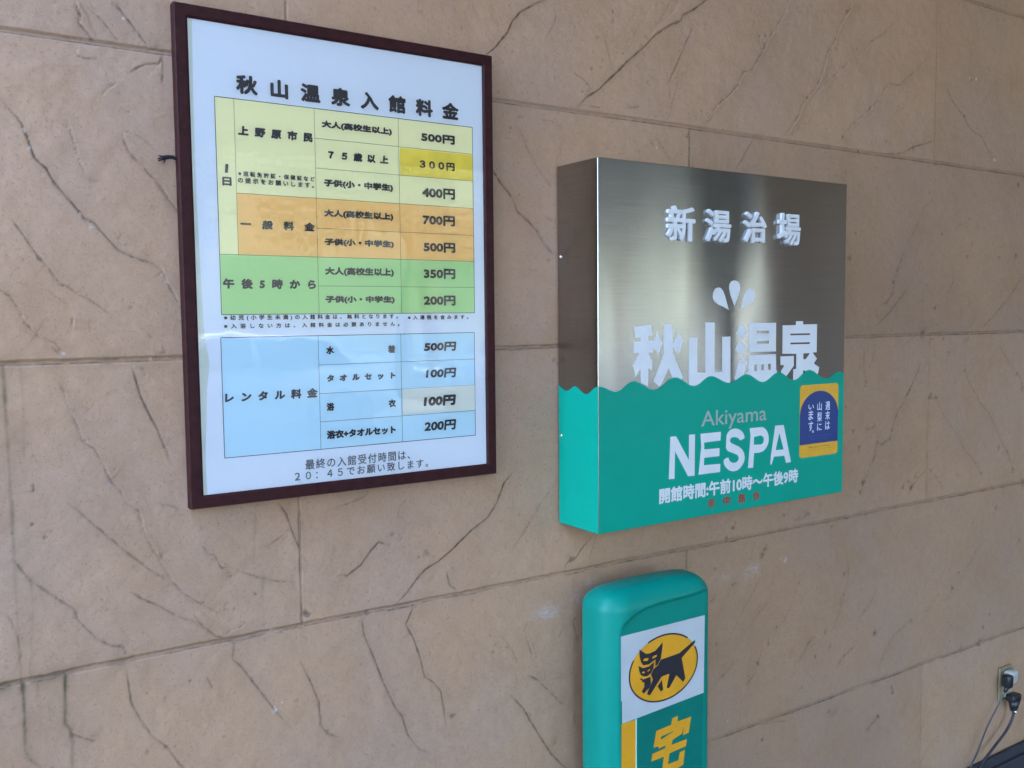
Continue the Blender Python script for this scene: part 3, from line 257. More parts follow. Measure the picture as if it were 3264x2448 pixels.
M = dict(
    wall=wall_material(), steel=steel_material(), cover=cover_material(),
    frame=mat('dark maroon lacquered wood', (.027, .0068, .008), .5, spec=.12, bump=(300, .15, .0006), var=(60, .25)),
    margin=mat('yellowed laminate', (.60, .64, .58), .4),
    paper=mat('white poster paper', (.72, .77, .86), .55, bump=(6, .25, .006)),
    yellow=mat('pale lime print', (.88, .84, .48), .55), bright=mat('yellow correction label', (.86, .68, .08), .5, var=(30, .08)),
    orange=mat('light orange print', (.93, .57, .19), .55), green=mat('light green print', (.45, .70, .295), .55),
    blue=mat('pale blue print', (.53, .75, .87), .55), cream=mat('cream correction label', (.72, .74, .68), .55),
    ink=mat('black printing ink', (.018, .014, .022), .5), grey_ink=mat('grey printing ink', (.10, .10, .11), .5), line=mat('dark ruling ink', (.05, .06, .06), .5),
    film=mat('teal vinyl film', (.0, .245, .176), .35, spec=.12, var=(3, .04)), film_edge=mat('white acrylic', (.51, .55, .60), .3, var=(12, .03)),
    grey_acrylic=mat('grey acrylic', (.25, .31, .30), .35),
    red=mat('red vinyl lettering', (.24, .012, .01), .4), stk_yellow=mat('golden yellow sticker', (.55, .30, .016), .4, var=(60, .06)), stk_blue=mat('deep blue sticker print', (.003, .028, .15), .4),
    stk_white=mat('pale blue print lettering', (.55, .62, .78), .4), stk_ink=mat('faint brown print', (.22, .13, .02), .5), stk_faint=mat('faint blue print', (.03, .06, .25), .5),
    pole=mat('teal moulded plastic', (.0, .175, .135), .4, spec=.2, bump=(500, .12, .0006), var=(5, .05)), pole_panel=mat('dark teal print', (.0, .125, .10), .42, spec=.2, var=(40, .05)),
    pole_white=mat('white sticker', (.37, .41, .44), .4, var=(14, .05)), emblem=mat('amber print', (.55, .265, .008), .4, var=(25, .06)), black=mat('black print', (.010, .010, .016), .42), mint=mat('pale mint print', (.35, .62, .50), .45),
    screw=mat('zinc screw', (.7, .7, .7), .2, 1.0), cord=mat('black rubber cord', (.014, .017, .022), .5, spec=.2), plate=mat('yellowed plastic', (.19, .165, .095), .45, var=(40, .1)),
    white_pl=mat('off white plastic', (.36, .38, .37), .4), beige_pl=mat('beige plastic', (.30, .29, .20), .4), black_pl=mat('black plastic', (.012, .013, .018), .35),
    cable=mat('grey cable', (.055, .06, .072), .45), cable_b=mat('dark blue grey cable', (.024, .026, .036), .45), shade_strip=mat('dark shade strip', (.034, .036, .045), .6, spec=.2, bump=(30, .4, .004), var=(9, .3)),
    floor=mat('grey floor tiles', (.07, .065, .06), .6, bump=(40, .3, .003), var=(2.5, .18)),
    ground=mat('concrete paving', (.15, .14, .13), .85, bump=(60, .4, .004), var=(2.5, .18)), roof=mat('painted soffit', (.30, .30, .29), .7, var=(3, .08)), column=mat('dark brown steel', (.035, .028, .025), .45, var=(8, .15)),
    wing=mat('brown plaster', (.20, .155, .125), .8, bump=(50, .4, .004), var=(4, .15)), bark=mat('bark', (.09, .065, .045), .9, bump=(20, .6, .02)),
    leaf=mat('green leaves', (.05, .062, .034), .6, var=(1.2, .45)), leaf_b=mat('yellow green leaves', (.10, .11, .03), .6, var=(1.2, .35)),
    hill=mat('wooded hillside', (.045, .052, .036), .9, bump=(.8, 1, .8), var=(.25, .4)),
    car=mat('white car paint', (.72, .73, .74), .2, spec=.6), car_b=mat('silver grey car paint', (.30, .32, .34), .25, .6), glass=mat('dark car glass', (.01, .012, .014), .04), tyre=mat('tyre rubber', (.02, .02, .02), .8), rim=mat('alloy rim', (.5, .5, .5), .3, 1.0), lamp=mat('headlamp lens', (.7, .7, .7), .1), asphalt=mat('asphalt', (.06, .06, .062), .9, bump=(80, .4, .006), var=(2, .2)),
)

# ---------------------------------------------------------------- the ground
g = from_data('ground', [(-60, -90, -.004), (60, -90, -.004), (60, 30, -.004), (-60, 30, -.004)], [(0, 1, 2, 3)], M['asphalt']); tag(g, kind='structure')
g = from_data('porch_floor', [(-1.5, -9.2, .001), (18, -9.2, .001), (18, .3, .001), (-1.5, .3, .001)], [(0, 1, 2, 3)], M['floor']); tag(g, kind='structure')
g = from_data('pavement', [(-30, -12, 0), (-1.5, -12, 0), (-1.5, .3, 0), (-30, .3, 0)], [(0, 1, 2, 3)], M['ground']); tag(g, kind='structure')

# ---------------------------------------------------------------- the plaster wall
JZ = [-.006, .5239, 1.0557, 1.5861, 2.1192, 2.6379, 3.168, 3.7]
VX_A = [-3.947, -1.875, .1966, 2.2682, 4.34]; VX_B = [-2.918, -.846, 1.2256, 3.297]
def axis(parts):
    out = [parts[0][0]]
    for a, b, s in parts:
        n = max(1, int(round((b - a) / s))); out += [a + (b - a) * (i + 1) / n for i in range(n)]
    return np.array(out)
gx = axis([(-6, -.5, .12), (-.5, 1.0, .0020), (1.0, 2.2, .0027), (2.2, 3.1, .0036), (3.1, 4.3, .08)])
gz = axis([(0, .1, .02), (.1, 2.32, .0022), (2.32, 2.75, .003), (2.75, 3.7, .1)])
nx, nz = len(gx), len(gz)
rs = np.random.RandomState(7)
def interp_w(g, cell, off):
    t = (g - g[0]) / cell + off; i = np.floor(t).astype(int); f = t - i; f = f * f * (3 - 2 * f)
    W = np.zeros((len(g), i.max() + 2), np.float32); W[np.arange(len(g)), i] = 1 - f; W[np.arange(len(g)), i + 1] = f
    return W
def vnoise(cx, cz=None):
    A = interp_w(gz, cz or cx, rs.rand()); B = interp_w(gx, cx, rs.rand())
    return (A @ rs.uniform(-1, 1, (A.shape[1], B.shape[1])).astype(np.float32)) @ B.T
n3 = vnoise(.35); n2 = vnoise(.11); n1 = vnoise(.03); n0 = vnoise(.011); nf = vnoise(.0055)
H = .0022 * n3 + .0012 * n2 + .0006 * n1 + .00025 * n0 + .00012 * nf
tone = np.zeros((nz, nx), np.float32); dirt = np.zeros((nz, nx), np.float32); stain = np.zeros_like(dirt); pale = np.zeros_like(dirt)
jit = .0011 * n0 + .0006 * nf + .0012 * n1
def window(x0, x1, z0, z1):
    return slice(np.searchsorted(gz, z0), np.searchsorted(gz, z1)), slice(np.searchsorted(gx, x0), np.searchsorted(gx, x1))
def seg_dist(a, b, pad):
    sl = window(min(a[0], b[0]) - pad, max(a[0], b[0]) + pad, min(a[1], b[1]) - pad, max(a[1], b[1]) + pad)
    X = gx[sl[1]][None, :]; Z = gz[sl[0]][:, None]
    if X.size == 0 or Z.size == 0: return None
    dx, dz = b[0] - a[0], b[1] - a[1]; L2 = dx * dx + dz * dz + 1e-12
    t = np.clip(((X - a[0]) * dx + (Z - a[1]) * dz) / L2, 0, 1)
    ex, ez = X - a[0] - t * dx, Z - a[1] - t * dz
    return sl, np.sqrt(ex * ex + ez * ez), np.sign(dx * ez - dz * ex), t
VEINS = []
for _ in range(200):                                          # fine hairline veins between the larger cracks
    x, z = rs.uniform(-.45, 3.0), rs.uniform(.15, 2.7); a = rs.uniform(-1.15, -.75) if x < .75 else rs.uniform(.75, 1.25)
    s = rs.uniform(.12, .34); p_ = [(x, z)]
    for k in range(rs.randint(3, 9)):
        a += rs.normal(0, .28); L_ = rs.uniform(.012, .034); x += math.cos(a) * L_; z += math.sin(a) * L_; p_.append((x, z))
    VEINS.append((s, p_))
for i in range(len(JZ) - 1):                                   # each rendered block has a slightly different shade
    xs_ = [-9] + (VX_A if i % 2 == 0 else VX_B) + [19]
    for k in range(len(xs_) - 1): tone[window(xs_[k], xs_[k + 1], JZ[i], JZ[i + 1])] = rs.uniform(.93, 1.06)
groove = np.zeros_like(dirt); rgh = np.zeros_like(dirt); step = np.zeros_like(dirt); stepd = np.full((nz, nx), 9., np.float32)
for s, pts in CRACKS + VEINS:
    side = rs.choice([-1, 1]); n = len(pts) - 1
    for i in range(n):
        r = seg_dist(pts[i], pts[i + 1], .06)
        if r is None: continue
        sl, d, sg, t = r
        u = (i + t) / n; fade = np.clip(np.minimum(u, 1 - u) * 7 + .25, 0, 1)
        dd = np.abs(d + jit[sl]); w = (.00062 + .00072 * s) * (1 + .5 * n1[sl])
        k = s * fade * np.clip(1.05 + .4 * n1[sl] + .22 * n2[sl], .5, 1.5)
        dirt[sl] = np.maximum(dirt[sl], np.clip(k * np.exp(-(dd / w) ** 2) * .80, 0, 1))
        dirt[sl] = np.maximum(dirt[sl], np.clip(k * np.exp(-dd / .008) * .16, 0, 1))
        rgh[sl] = np.maximum(rgh[sl], np.clip(s * fade * np.where(sg * side > 0, 1, .15) * np.exp(-d / .02) * (.25 + .9 * n1[sl] + .8 * n0[sl] + .5 * nf[sl]), 0, 1))
        groove[sl] = np.maximum(groove[sl], np.clip(k, 0, 1.2) * np.exp(-(dd / (w * 1.3)) ** 2))
        near = d < stepd[sl]; stepd[sl] = np.where(near, d, stepd[sl])
        step[sl] = np.where(near, s * fade * np.where(sg * side > 0, 1, -.25) * np.exp(-d / .022), step[sl])
dirt = np.maximum(dirt, .20 * rgh)
H += -.0006 * rgh - .0014 * groove + .0013 * step
def joint(sl, dist, wid, dep, low):
    d = np.abs(dist + .5 * jit[sl]); e = np.clip((wid - d) / .0012 + .5, 0, 1)
    H[sl] -= dep * e
    edge = np.exp(-((d - wid) / .0011) ** 2)
    lower = np.where(dist < 0, 1.1, .45) if low else .7
    k = (.85 + .35 * n2[sl] + .45 * n1[sl]) * lower
    dirt[sl] = np.maximum(dirt[sl], np.clip(edge * k * .95, 0, 1))
    dirt[sl] = np.maximum(dirt[sl], np.clip(e * .10 + np.exp(-np.abs(dist) / .012) * .10 * (1 + n1[sl]), 0, 1))
for z in JZ[1:-1]:
    sl = window(gx[0], gx[-1] + 1, z - .04, z + .04)
    joint(sl, (gz[sl[0]][:, None] - z) + 0 * gx[sl[1]][None, :], .0038, .0032, True)
for i in range(len(JZ) - 1):
    for x in (VX_A if i % 2 == 0 else VX_B):
        sl = window(x - .03, x + .03, max(JZ[i], 0) + .004, JZ[i + 1] - .004)
        joint(sl, (gx[sl[1]][None, :] - x) + 0 * gz[sl[0]][:, None], .0016, .0016, False)
for s, pts in DRIPS:
    for i in range(len(pts) - 1):
        r = seg_dist(pts[i], pts[i + 1], .05)
        if r is None: continue
        sl, d, sg, t = r; u = (i + t) / (len(pts) - 1); dd = np.abs(d + .6 * jit[sl])
        k = s * (1 - .55 * u)
        stain[sl] = np.maximum(stain[sl], np.clip(k * (.8 * np.exp(-(dd / .0028) ** 2) + .30 * np.exp(-dd / .011)), 0, .95))
for x, z, r, s in SPOTS:
    r = max(r, .0016) * .9; sl = window(x - 3 * r, x + 3 * r, z - 3 * r, z + 3 * r)
    d = np.sqrt((gx[sl[1]][None, :] - x) ** 2 + (gz[sl[0]][:, None] - z) ** 2) * (1 + .45 * n0[sl] + .4 * nf[sl])
    k = np.exp(-(d / r) ** 2 * 1.4); dirt[sl] = np.maximum(dirt[sl], k * s * .85); H[sl] -= .0012 * s * k
NP = 1500                                                    # small pits and specks in the plaster
for x, z, q in zip(rs.uniform(-.45, 3.05, NP), rs.uniform(.1, 2.7, NP), rs.rand(NP)):
    r = .0012 + .0022 * q ** 4; sl = window(x - .01, x + .01, z - .01, z + .01)
    d = np.sqrt((gx[sl[1]][None, :] - x) ** 2 + (gz[sl[0]][:, None] - z) ** 2) * (1 + .5 * n0[sl])
    k = np.exp(-(d / r) ** 2); dirt[sl] = np.maximum(dirt[sl], k * (.12 + .4 * q ** 3)); H[sl] -= .0005 * k
for x, z, r in FLECKS:
    sl = window(x - .03, x + .03, z - .03, z + .03)
    d = np.sqrt((gx[sl[1]][None, :] - x) ** 2 + ((gz[sl[0]][:, None] - z) * .8) ** 2) * (1 + .5 * n0[sl] + .5 * nf[sl])
    pale[sl] = np.maximum(pale[sl], 1.0 * np.clip((r * .6 - d) / .002 + .5, 0, 1)); dirt[sl] *= 1 - np.clip(pale[sl], 0, 1)
for x, z, rx, rz, s in SCUFFS:
    sl = window(x - 2 * rx, x + 2 * rx, z - 2.5 * rz, z + 2.5 * rz)
    d2 = ((gx[sl[1]][None, :] - x) / rx) ** 2 + ((gz[sl[0]][:, None] - z) / rz) ** 2
    pale[sl] = np.maximum(pale[sl], s * .5 * np.exp(-d2) * np.clip(.6 + .8 * n1[sl] + .5 * n0[sl], 0, 1.3))
stain[:] = np.maximum(stain, np.clip(.42 * np.exp(-np.abs(gz - 1.0557) / .012)[:, None] * np.clip(-(gx - .15) / .5, 0, 1)[None, :] * (1 + n1), 0, 1))
stain[:] = np.maximum(stain, np.clip(.30 * np.exp(-np.abs(gz - 1.5861) / .012)[:, None] * np.clip(-(gx - .05) / .4, 0, 1)[None, :] * (1 + n1), 0, 1))
co = np.empty((nz, nx, 3), np.float32); co[..., 0] = gx[None, :]; co[..., 1] = -H; co[..., 2] = gz[:, None]
idx = np.arange(nx * nz, dtype=np.int32).reshape(nz, nx)
quads = np.stack([idx[:-1, :-1], idx[:-1, 1:], idx[1:, 1:], idx[1:, :-1]], -1).reshape(-1, 4)
nv = nx * nz
core = [(x, y, z) for z in (0, 3.7) for x, y in ((-6, .02), (18, .02), (18, .3), (-6, .3))]      # the thickness of the wall behind its face
cq = np.array([(0, 3, 2, 1), (4, 5, 6, 7), (0, 1, 5, 4), (1, 2, 6, 5), (2, 3, 7, 6), (3, 0, 4, 7)], np.int32) + nv
quads = np.concatenate([quads, cq]).astype(np.int32)
me = bpy.data.meshes.new('plaster_wall'); me.vertices.add(nv + 8); me.loops.add(quads.size); me.polygons.add(len(quads))
me.vertices.foreach_set('co', np.concatenate([co.reshape(-1), np.array(core, np.float32).reshape(-1)]))
me.loops.foreach_set('vertex_index', quads.reshape(-1))
me.polygons.foreach_set('loop_start', np.arange(0, quads.size, 4, dtype=np.int32))
me.update(calc_edges=True)
sm = np.ones(len(quads), bool); sm[-6:] = False; me.polygons.foreach_set('use_smooth', sm)
for n, a in (('dirt', dirt), ('stain', stain), ('pale', pale), ('tone', tone)):
    at = me.attributes.new(n, 'FLOAT', 'POINT'); at.data.foreach_set('value', np.concatenate([a.reshape(-1), np.zeros(8, np.float32)]).astype(np.float32))
wall = mesh_obj('plaster_wall', me, M['wall'])
tag(wall, 'beige cracked plaster wall with wide shallow block joints behind the signs', 'wall')
bm = bmesh.new(); add_box(bm, -6, 4.19, -.020, -.004, 0, .105, .004); add_box(bm, -6, 4.19, -.034, -.0205, 0, .075, .004)  # dark strip standing in for the soft shade along the wall foot
from_bm('shade_strip', bm, M['shade_strip'], wall)

# ---------------------------------------------------------------- framed price poster
PX0, PX1, PZ0, PZ1, PM = -.0143, .6317, 1.3156, 2.2006, .023
poster = thing('framed_price_poster', 'framed price list poster in a dark maroon frame with coloured table rows', 'poster', (PX0, 0, PZ0))
prof = [(0, -.006), (0, -.0278), (.0015, -.030), (.019, -.030), (.0215, -.0288), (.023, -.0272), (.023, -.006)]      # inward offset, y
v = []; f = []
for o, y in prof: v += [(PX0 + o, y, PZ0 + o), (PX1 - o, y, PZ0 + o), (PX1 - o, y, PZ1 - o), (PX0 + o, y, PZ1 - o)]
for i in range(len(prof) - 1):
    for k in range(4): f.append((i * 4 + k, i * 4 + (k + 1) % 4, (i + 1) * 4 + (k + 1) % 4, (i + 1) * 4 + k))
fr = from_data('frame', v, f, M['frame'], poster)
bm = bmesh.new(); add_box(bm, PX0 + .004, PX1 - .004, -.012, -.006, PZ0 + .004, PZ1 - .004); from_bm('backing_board', bm, M['frame'], poster)
acc = ([], [])
YS = -.0240
n = 40
for j in range(n + 1):
    for i in range(n + 1):
        u, w = i / n, j / n
        acc[0].append((PX0 + PM - .001 + (PX1 - PX0 - 2 * PM + .002) * u, YS + .0011 * math.sin(3 * w + 5 * u) * min(1, 6 * min(u, 1 - u)) * 0 , PZ0 + PM - .001 + (PZ1 - PZ0 - 2 * PM + .002) * w))
for j in range(n):
    for i in range(n): a = j * (n + 1) + i; acc[1].append((a, a + 1, a + n + 2, a + n + 1))
sheet = from_data('poster_sheet', *acc, M['paper'], poster, True)
zz_ = [PZ0 + PM + (PZ1 - PZ0 - 2 * PM) * k / 60 for k in range(61)]
lam = [(PX0 + PM - .0005, zz_[0]), (PX0 + PM - .0005, zz_[-1])] + [(PX0 + PM + .0105 - .004 * (z - PZ0) + .0022 * math.sin(z * 9) + .007 * math.exp(-((z - 1.575) / .035) ** 2) - .004 * math.exp(-((z - 1.40) / .06) ** 2), z) for z in zz_[::-1]]
v, f = loops_mesh([lam], YS - .0003); from_data('laminate_margin', v, f, M['margin'], sheet)
TX = [.0520, .0860, .2372, .4124, .5838]; TZ = [2.0490, 1.9938, 1.9382, 1.8818, 1.8256, 1.7712, 1.7165, 1.6632]
RX = [.0492, .2340, .4090, .5822]; RZ = [1.6216, 1.5655, 1.5102, 1.4556, 1.4025]
def cells(name, m, rs_, y=YS - .0002):
    a = ([], [])
    for r in rs_: rect(a, *r, y)
    return from_data(name, *a, m, sheet)
cells('resident_rows', M['yellow'], [(TX[0], TX[1], TZ[5], TZ[0]), (TX[1], TX[4], TZ[3], TZ[0])])
cells('general_rows', M['orange'], [(TX[1], TX[4], TZ[5], TZ[3])])
cells('evening_rows', M['green'], [(TX[0], TX[4], TZ[7], TZ[5])])
cells('rental_table', M['blue'], [(RX[0], RX[3], RZ[4], RZ[0])])
cells('correction_label', M['bright'], [(.4150, .5832, 1.9388, 1.9925)], YS - .0008)['label'] = 'yellow 300 yen label'
cells('correction_label', M['cream'], [(.4105, .5816, 1.4572, 1.5102)], YS - .0008)['label'] = 'cream 100 yen label'
a = ([], [])
def hl(x0, x1, z, t=.0007): rect(a, x0, x1, z - t / 2, z + t / 2, YS - .0004)
def vl(x, z0, z1, t=.0007): rect(a, x - t / 2, x + t / 2, z0, z1, YS - .00042)
for z, x in zip(TZ, (0, 2, 2, 1, 2, 0, 2, 0)): hl(TX[x], TX[4], z, .0013 if z in (TZ[0], TZ[7]) else .0008)
vl(TX[0], TZ[7], TZ[0], .0013); vl(TX[4], TZ[7], TZ[0], .0013); vl(TX[1], TZ[5], TZ[0]); vl(TX[2], TZ[7], TZ[0]); vl(TX[3], TZ[7], TZ[0])
for z, x in zip(RZ, (0, 1, 1, 1, 0)): hl(RX[x], RX[3], z, .0013 if z in (RZ[0], RZ[4]) else .0008)
for x, t in zip(RX, (.0013, .0008, .0008, .0013)): vl(x, RZ[4], RZ[0], t)
from_data('ruled_lines', *a, M['line'], sheet)
for t, x0, x1, z0, h, dz in POSTER_TEXT:
    y = YS - .0010; head = body = price = note = last = ([], [])
    if t == '秋山温泉入館料金': text_mesh(head, t, x0, x1, z0, h + .001, y, .0017, True)
    elif t == '３００円': text_mesh(price, t, x0, x1, z0, h, y, .0011)
    elif t.endswith('円'): text_mesh(price, t, x0, x1, z0, h, y, .0012 if abs(z0 - 1.4703) > .001 else .0018, shear=0 if z0 > 1.65 else .12)
    elif t[0] in '※の': text_mesh(note, t, x0, x1, z0, h, y, .0004, True)
    elif t[0] in '最２': text_mesh(last, t, x0, x1, z0, h, y, .0003, True)
    elif t == '1': text_mesh(body, t, .0660, .0722, z0, h, y, .0008, shear=.1)
    elif len(t) == 1: text_mesh(body, t, x0, x1, z0, h, y, .0009)
    elif '(' in t or '+' in t: text_mesh(body, t, x0, x1, z0, h + .001, y, .0011)
    else: text_mesh(body, t, x0, x1, z0, h, y, .0011, True, shear=.06)
    nm = 'heading_lettering' if t[0] == '秋' else 'price_lettering' if t.endswith('円') else 'note_lettering' if t[0] in '※の' else 'closing_note_lettering' if t[0] in '最２' else 'row_lettering'
    from_data(nm, *head, M['grey_ink'] if t[0] in '最２' else M['ink'], sheet)
bm = bmesh.new(); add_box(bm, PX0 + PM - .002, PX1 - PM + .002, -.0268, -.0262, PZ0 + PM - .002, PZ1 - PM + .002)
bmesh.ops.delete(bm, geom=[f for f in bm.faces if f.normal.y > -.9], context='FACES')
from_bm('acrylic_cover', bm, M['cover'], poster)
v, f = tube([(.004, -.010, 1.9345), (-.012, -.011, 1.9360), (-.0225, -.012, 1.9382), (-.0320, -.013, 1.9368), (-.0400, -.014, 1.9345)], [.0032, .0034, .0034, .0038, .0042])
for p0, p1, r in (((-.034, -.013, 1.937), (-.0455, -.015, 1.9385), .0016), ((-.036, -.013, 1.935), (-.0450, -.013, 1.9295), .0024), ((-.033, -.013, 1.934), (-.0365, -.015, 1.9265), .0012), ((-.038, -.013, 1.936), (-.0462, -.012, 1.933), .0014)):
    v2, f2 = tube([p0, tuple((a + b) / 2 + .0006 for a, b in zip(p0, p1)), p1], [r, r * .9, r * .4], 6, 3); nn = len(v); v += v2; f += [tuple(q + nn for q in ff) for ff in f2]
from_data('hanging_cord', v, f, M['cord'], poster, True)

# ---------------------------------------------------------------- stainless sign box
BX0, BX1, BZ0, BZ1, BD = .8170, 1.6463, 1.1791, 1.9901, .1496
box = thing('wall_sign', 'stainless steel box sign with teal wave panel and white lettering on the wall', 'sign', (BX0, 0, BZ0))
bm = bmesh.new(); add_box(bm, BX0, BX1, -BD, -.004, BZ0, BZ1, .0022, 3)
casing = from_bm('casing', bm, M['steel'], box, True)
casing.data.shade_smooth() if hasattr(casing.data, 'shade_smooth') else None
yf = -BD
wx = [p[0] for p in WAVE_FRONT]; wz = [p[1] for p in WAVE_FRONT]
wave = [(BX0 + .001, 1.4995)]
for i in range(len(WAVE_FRONT) - 1):
    for k in range(10):
        t = k / 10; s = (1 - math.cos(math.pi * t)) / 2
        wave.append((wx[i] + (wx[i + 1] - wx[i]) * t, wz[i] + (wz[i + 1] - wz[i]) * s))
wave = [q for q in wave if BX0 + .0012 < q[0] < BX1 - .0015]; wave = [(BX0 + .0008, wave[0][1])] + wave + [(BX1 - .0008, wave[-1][1])]
v, f = loops_mesh([wave + [(BX1 - .0008, BZ0 + .0006), (BX0 + .0008, BZ0 + .0006)]], yf - .0008)
film = from_data('wave_panel', v, f, M['film'], box)
sw = [(0, 1.4975), (-.0362, 1.4857), (-.0672, 1.4981), (-.106, 1.4831), (-.1490, 1.5019)]
loop = []
for i in range(4):
    for k in range(10):
        t = k / 10; s = (1 - math.cos(math.pi * t)) / 2; loop.append((sw[i][0] + (sw[i + 1][0] - sw[i][0]) * t, sw[i][1] + (sw[i + 1][1] - sw[i][1]) * s))
loop.append(sw[-1]); loop = [(-.005, loop[0][1])] + [q for q in loop if q[0] < -.006] + [(-.149, BZ0 + .0006), (-.005, BZ0 + .0006)]
for X in (BX0 - .0005, BX1 + .0005):
    v, f = loops_mesh([loop], 0); o = from_data('wave_panel', [(X, p[0], p[2]) for p in v], f, M['film'], box)
o = from_data('wave_panel', [(BX0 + .001, -.149, BZ0 - .0005), (BX1 - .001, -.149, BZ0 - .0005), (BX1 - .001, -.005, BZ0 - .0005), (BX0 + .001, -.005, BZ0 - .0005)], [(0, 1, 2, 3)], M['film'], box)
v, f = loops_mesh(SPA_NAME, yf - .0003); from_data('spa_name_lettering', v, f, M['film_edge'], box)
v, f = loops_mesh(DROPS, yf - .0003); from_data('steam_emblem', v, f, M['film_edge'], box)
v, f = loops_mesh(SPA_LATIN, yf - .0011); from_data('latin_name_lettering', v, f, M['film_edge'], box)
for t, lx, _, rx, _, _, tz, _, bz in TOP_TEXT:
    a = ([], []); text_mesh(a, t, lx, rx, bz, tz - bz, yf - .004, .0019, depth=.007); from_data('raised_character', *a, M['film_edge'], box)
a = ([], []); t = BOX_TEXT[0]; text_mesh(a, t[0], t[1], t[2], 1.3812, .0475, yf - .0011, .0002); from_data('latin_name_lettering', *a, M['grey_acrylic'], box)
a = ([], []); t = BOX_TEXT[1]; text_mesh(a, t[0], t[1], t[2], t[3] - .001, t[4] + .002, yf - .0011, .0013); from_data('opening_hours_lettering', *a, M['film_edge'], box)
t = BOX_TEXT[2]
for i, ch in enumerate(t[0]):
    a = ([], []); x = t[1] + (t[2] - t[1] - .0255) * i / 3; text_mesh(a, ch, x, x + .0255, t[3] - .002, t[4] + .004, yf - .0011, .0007); from_data('open_days_character', *a, M['red'], box)
v, f = loops_mesh([rrect(1.4704, 1.6224, 1.2850, 1.4722, .010)], yf - .0012); stk = from_data('campaign_sticker', v, f, M['stk_yellow'], box)
ar = [(1.4708, 1.3188)] + [(1.5466 + .0758 * math.cos(math.radians(180 - k * 5)), 1.3925 + .0624 * math.sin(math.radians(180 - k * 5))) for k in range(37)] + [(1.6224, 1.3188)]
v, f = loops_mesh([ar], yf - .0015); from_data('blue_arch', v, f, M['stk_blue'], stk)
a = ([], [])
for q in STK_TEXT:
    t, x, z1, _, z0 = q; w = .0092 if t not in 'い。' else (.011 if t == 'い' else .0035)
    text_mesh(a, t, x - w, x + w, z0, z1 - z0, yf - .0018, .0004)
from_data('sticker_lettering', *a, M['stk_white'], stk)
a = ([], []); b_ = ([], []); rr = random.Random(3)
for z, x0, x1, acc in ((1.3375, 1.500, 1.596, a), (1.3295, 1.512, 1.585, a), (1.3085, 1.506, 1.588, b_)):
    x = x0
    while x < x1:
        w = rr.uniform(.0015, .004); rect(acc, x, x + w, z, z + rr.uniform(.0018, .0034), yf - .0018); x += w + rr.uniform(.0008, .0025)
rect(b_, 1.497, 1.600, 1.3030, 1.3035, yf - .0018)
from_data('small_print', *a, M['stk_faint'], stk); from_data('small_print', *b_, M['stk_ink'], stk)
for z in (1.7875, 1.3821):
    bm = bmesh.new(); bmesh.ops.create_uvsphere(bm, u_segments=14, v_segments=8, radius=.0045, matrix=Matrix.Translation((BX0 - .0005, -.0142, z)) @ Matrix.Diagonal((.5, 1, 1, 1)))
    from_bm('screw', bm, M['screw'], box, True)

# ---------------------------------------------------------------- teal delivery stand sign
SX0, SX1, SYF, SYB, SZ1 = .827, 1.155, -.1755, -.050, 1.0370
stand = thing('stand_sign', 'teal plastic stand sign with black cat emblem and amber lettering below the box sign', 'sign', ((SX0 + SX1) / 2, -.11, 0))
def sprofile(ins):
    P = []; x0, x1, y0, y1 = SX0 + ins, SX1 - ins, SYF + ins, SYB - ins
    for cx, cy, r, a0 in ((x1, y0, .052, 270), (x1, y1, .040, 0), (x0, y1, .040, 90), (x0, y0, .060, 180)):
        r = max(r - ins * .6, .012); sx = -1 if cx == x1 else 1; sy = 1 if cy == y0 else -1
        for k in range(15):
            a = math.radians(a0 + 90 * k / 14); P.append((cx + sx * r + r * math.cos(a), cy + sy * r + r * math.sin(a)))
    out = []
    for i in range(len(P)):                                   # add points along the flats
        a, b = P[i], P[(i + 1) % len(P)]; L = math.hypot(b[0] - a[0], b[1] - a[1]); m_ = max(1, int(L / .004))
        for k in range(m_): out.append((a[0] + (b[0] - a[0]) * k / m_, a[1] + (b[1] - a[1]) * k / m_))
    return out
base_p = sprofile(0); NPF = len(base_p)
def ring_at(ins):                                              # same point count for every inset
    cx, cy = (SX0 + SX1) / 2, (SYF + SYB) / 2; hx, hy = (SX1 - SX0) / 2, (SYB - SYF) / 2
    return [(cx + (x - cx) * (hx - ins) / hx, cy + (y - cy) * (hy - ins) / hy) for x, y in base_p]
def ztop(x):
    t = (x - .8615) / .105
    if t <= 0: return .9490
    if t >= 1: return 1.0010 + .006 * min(1, (x - .9665) / .16)
    return .9490 + .0520 * math.sqrt(1 - (1 - t) ** 2)
levels = [(z, 0) for z in (0.02, .2, .4, .6)] + [(.6 + .004 * i, 0) for i in range(1, 101)]
RF = .040
levels = [(z, i_) for z, i_ in levels if z < SZ1 - RF] + [(SZ1 - RF + RF * math.sin(math.radians(a)), RF * (1 - math.cos(math.radians(a)))) for a in range(0, 91, 6)]
v = []; f = []
for z, ins in levels:
    for (x, y), (xo, yo) in zip(ring_at(ins), base_p):
        zz = z
        if ins > 0: zz += .010 * (ins / RF) * (1 - ((x - (SX0 + SX1) / 2) / .17) ** 2)
        if yo < -.12:
            d = min(x - .8600, 1.1265 - x, (ztop(x) - zz)); w = max(0, min(1, d / .0035 + .5)); w = w * w * (3 - 2 * w)
            y = y * (1 - w) + max(y, -.1690) * w
        v.append((x, y, zz))
for i in range(len(levels) - 1):
    for k in range(NPF): f.append((i * NPF + k, i * NPF + (k + 1) % NPF, (i + 1) * NPF + (k + 1) % NPF, (i + 1) * NPF + k))
last_i = (len(levels) - 1) * NPF; cx, cy = (SX0 + SX1) / 2, (SYF + SYB) / 2
prev = [last_i + k for k in range(NPF)]
